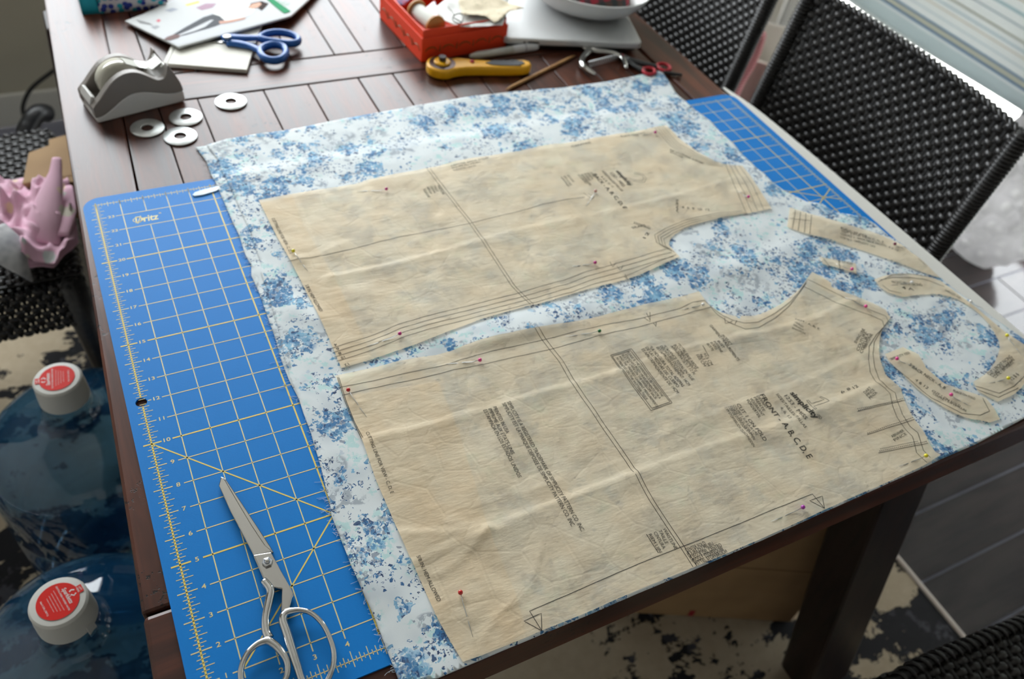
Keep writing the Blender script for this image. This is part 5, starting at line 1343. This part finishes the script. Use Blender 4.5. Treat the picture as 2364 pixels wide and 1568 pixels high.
# ------------------------------------------------------------------ floor clutter by the far wall
cable = [GY(150, 146, 1.99), GY(112, 172, 1.98), GY(72, 205, 1.97), GY(53, 245, 1.96), GY(56, 285, 1.95), GY(30, 320, 1.93)]
cable[-1].z = .006; cable[-2].z = max(.006, cable[-2].z)
cb_ = MB().tube(spline([Vector((.05, 2.0, .22))]+cable, 6), .0055, 8).build('black_power_cable', BLACK, None, True)
tag(cb_, 'black power cable looping down in front of the far wall', 'cable')
hs = [GY(60, 390, 1.62), GY(62, 330, 1.64), GY(70, 285, 1.66), GY(88, 262, 1.68), GY(108, 262, 1.70)]
hs[0].z = .02
ho = MB().tube(spline(hs, 6), .021, 12).build('black_vacuum_hose', M('hose_black', RGB(26, 27, 30), .35), None, True)
tag(ho, 'thick curved black hose standing behind the wicker chair', 'hose')
bgm = MB().ball((-.34, 1.66, .075), .12, 24, 16, (1.0, .7, .6)); bgm.v = [(x+.02*nz(y, z, 12), y+.02*nz(x, z, 12), max(.0125, z+.03*nz(x, y, 10))) for x, y, z in bgm.v]
bg_ = bgm.build('black_bag', M('bag_black', RGB(22, 20, 20), .7, bump=.5, bscale=120), None, True); tag(bg_, 'slumped black bag on the floor behind the wicker chair', 'bag')

# ------------------------------------------------------------------ carton under the table
p0, p1 = G(1600, 1424, .012), G(1824, 1437, .012)
d = (p1-p0); d.z = 0; L = d.length; d.normalize(); n_ = Vector((-d.y, d.x, 0))
ub = empty('brown_carton', (p0.x, p0.y, .0115), math.atan2(d.y, d.x)); tag(ub, 'tall brown carton standing on the rug under the table', 'carton')
bevel(MB().box(-.16, L, 0, .10, .0006, .40).build('carton_body', CARD, ub), .002)
MB().box(-.012, -.002, -.0008, .0004, .004, .025).build('red_label', M('red_tape', RGB(160, 20, 28), .5), ub)
MB().box(-.16, L, -.001, .0002, .19, .192).build('seam_line', M('card_seam', RGB(140, 108, 72), .8), ub)

# ------------------------------------------------------------------ by the glass door
SHD = NT('striped_shade')
tc = SHD.n('ShaderNodeTexCoord'); sx_ = SHD.n('ShaderNodeSeparateXYZ'); SHD.t.links.new(tc.outputs['Object'], sx_.inputs[0])
zz = sx_.outputs[2]
def band(z0, z1, soft=.002):
    return SHD.math('MULTIPLY', SHD.step(zz, z0-soft, z0+soft), SHD.step(zz, z1+soft, z1-soft))
c = SHD.mix(.5, RGB(194, 197, 196), RGB(202, 204, 201))
for z0, z1, col in ((.0, .05, (176, 184, 184)), (.058, .066, (92, 122, 148)), (.066, .080, (178, 178, 166)), (.080, .086, (92, 122, 148)), (.105, .109, (168, 178, 182)), (.128, .131, (176, 166, 150)), (.142, .146, (150, 166, 174)), (.16, .165, (150, 150, 140)), (.19, .193, (120, 135, 145)), (.215, .222, (150, 168, 172)), (.245, .248, (160, 145, 125)),
                    (.27, .274, (105, 122, 135)), (.30, .306, (160, 176, 178)), (.325, .328, (160, 140, 120)), (.35, .356, (110, 128, 140)), (.39, .395, (160, 145, 128)), (.42, .43, (140, 160, 168)), (.46, .464, (110, 128, 140)), (.5, .506, (160, 145, 128))):
    c = SHD.mix(band(z0, z1), c, RGB(*col))
df_ = SHD.n('ShaderNodeBsdfDiffuse'); SHD.set(df_.inputs[0], c)
tl = SHD.n('ShaderNodeBsdfTranslucent'); SHD.set(tl.inputs[0], c)
mx = SHD.n('ShaderNodeMixShader'); mx.inputs[0].default_value = .36
SHD.t.links.new(df_.outputs[0], mx.inputs[1]); SHD.t.links.new(tl.outputs[0], mx.inputs[2]); SHD.t.links.new(mx.outputs[0], SHD.out.inputs[0])
XS = 2.365
zb = GX(2200, 155, XS).z
sv, sf = [], []
NY, NZ = 40, 60
for j in range(NZ+1):
    for i in range(NY+1):
        y_ = -.80+2.50*i/NY; h_ = 1.85*j/NZ
        sag = .012*sin(y_*3.1)*math.exp(-h_/.15)
        sv.append((-.02*sin(min(1, h_/.25)*pi)-.004*sin(h_*28)-.006*sin(y_*5), y_, h_+sag))
for j in range(NZ):
    for i in range(NY):
        k = j*(NY+1)+i; sf.append((k, k+1, k+NY+2, k+NY+1))
shade = MB().add(sv, sf).build('striped_roman_shade', SHD.m, None, True); shade.location = (XS, 0, zb); solid(shade, .002, 0)
tag(shade, 'striped fabric shade hanging in front of the bright glass door', 'shade')
hb = MB().box(-.02, .02, -.80, 1.70, 1.85, 1.89).build('head_rail', WHITE_PAINT, shade)
# crocheted white throw on the floor by the door
CRO = NT('crochet_white'); v = CRO.coords()
vo = CRO.voro(v, 22, 'F1', .8)
CRO.bsdf(Base_Color=CRO.mix(CRO.step(vo.outputs['Distance'], .12, .4), RGB(236, 235, 234), RGB(176, 172, 176)), Roughness=.9)
tlc = CRO.n('ShaderNodeBsdfTranslucent', Color=(.85, .84, .83, 1)); mcr = CRO.n('ShaderNodeMixShader'); mcr.inputs[0].default_value = .45
CRO.t.links.new(CRO.b.outputs[0], mcr.inputs[1]); CRO.t.links.new(tlc.outputs[0], mcr.inputs[2]); CRO.t.links.new(mcr.outputs[0], CRO.out.inputs[0])
CRO.bump(CRO.math('SUBTRACT', 1.0, vo.outputs['Distance']), 1.0, .04)
tb = MB().ball((0, 0, 0), 1, 44, 30)
ctr = GX(2310, 425, 2.19)
ctr.z = .19
tb.v = [tuple(ctr+Vector((x*.085*(1.1-.3*z), y*.15*(1.15-.35*z), z*.2))*(1+.28*noise.noise(Vector((x*2.1+3, y*2.1, z*2.4)))+.08*noise.noise(Vector((x*7, y*7, z*7))))) for x, y, z in tb.v]
tb.v = [(min(x, 2.32), y, max(z, .004)) for x, y, z in tb.v]
thr = tb.build('crocheted_throw', CRO.m, None, True); tag(thr, 'white crocheted throw bundled on the floor beside the glass door', 'throw')
# cream bucket and pink striped towel seen between the two wicker chairs
q = G(1748, 196, .17)
bk = empty('cream_bucket', (q.x, q.y, 0)); tag(bk, 'cream round bin on the floor behind the gap between two wicker chairs', 'bin')
MB().lathe([(.0, .001), (.10, .001), (.105, .004), (.135, .30), (.139, .305), (.135, .308), (.130, .30), (.10, .012), (0, .01)], 40, caps=False).build('bin_shell', M('cream_plastic', RGB(214, 206, 194), .5), bk, True)
MB().tube([(.137*cos(2*pi*i/40), .137*sin(2*pi*i/40), .304) for i in range(40)], .005, 8, closed=True).build('bin_rim', M('cream_rim', RGB(222, 214, 202), .45), bk, True)
TW = NT('pink_stripe_cloth'); v = TW.coords((1, 1, 1), (0, 0, 0))
wv = TW.n('ShaderNodeTexWave', bands_direction='Z'); TW.set(wv.inputs['Vector'], v); wv.inputs['Scale'].default_value = 32
TW.bsdf(Base_Color=TW.mix(wv.outputs['Fac'], RGB(196, 96, 100), RGB(232, 176, 178)), Roughness=.85)
q = G(1704, 160, .30)
tw = empty('pink_striped_towel', (q.x, q.y, 0)); tag(tw, 'pink striped towel folded upright in front of the cream bin', 'towel')
MB().tube(spline([Vector((0, 0, .012)), Vector((.0, .004, .15)), Vector((.006, .0, .30)), Vector((.01, .0, .42))], 5), lerp_list([.045, .05, .05, .04], 16), 14, .55).build('towel_roll', TW.m, tw, True)
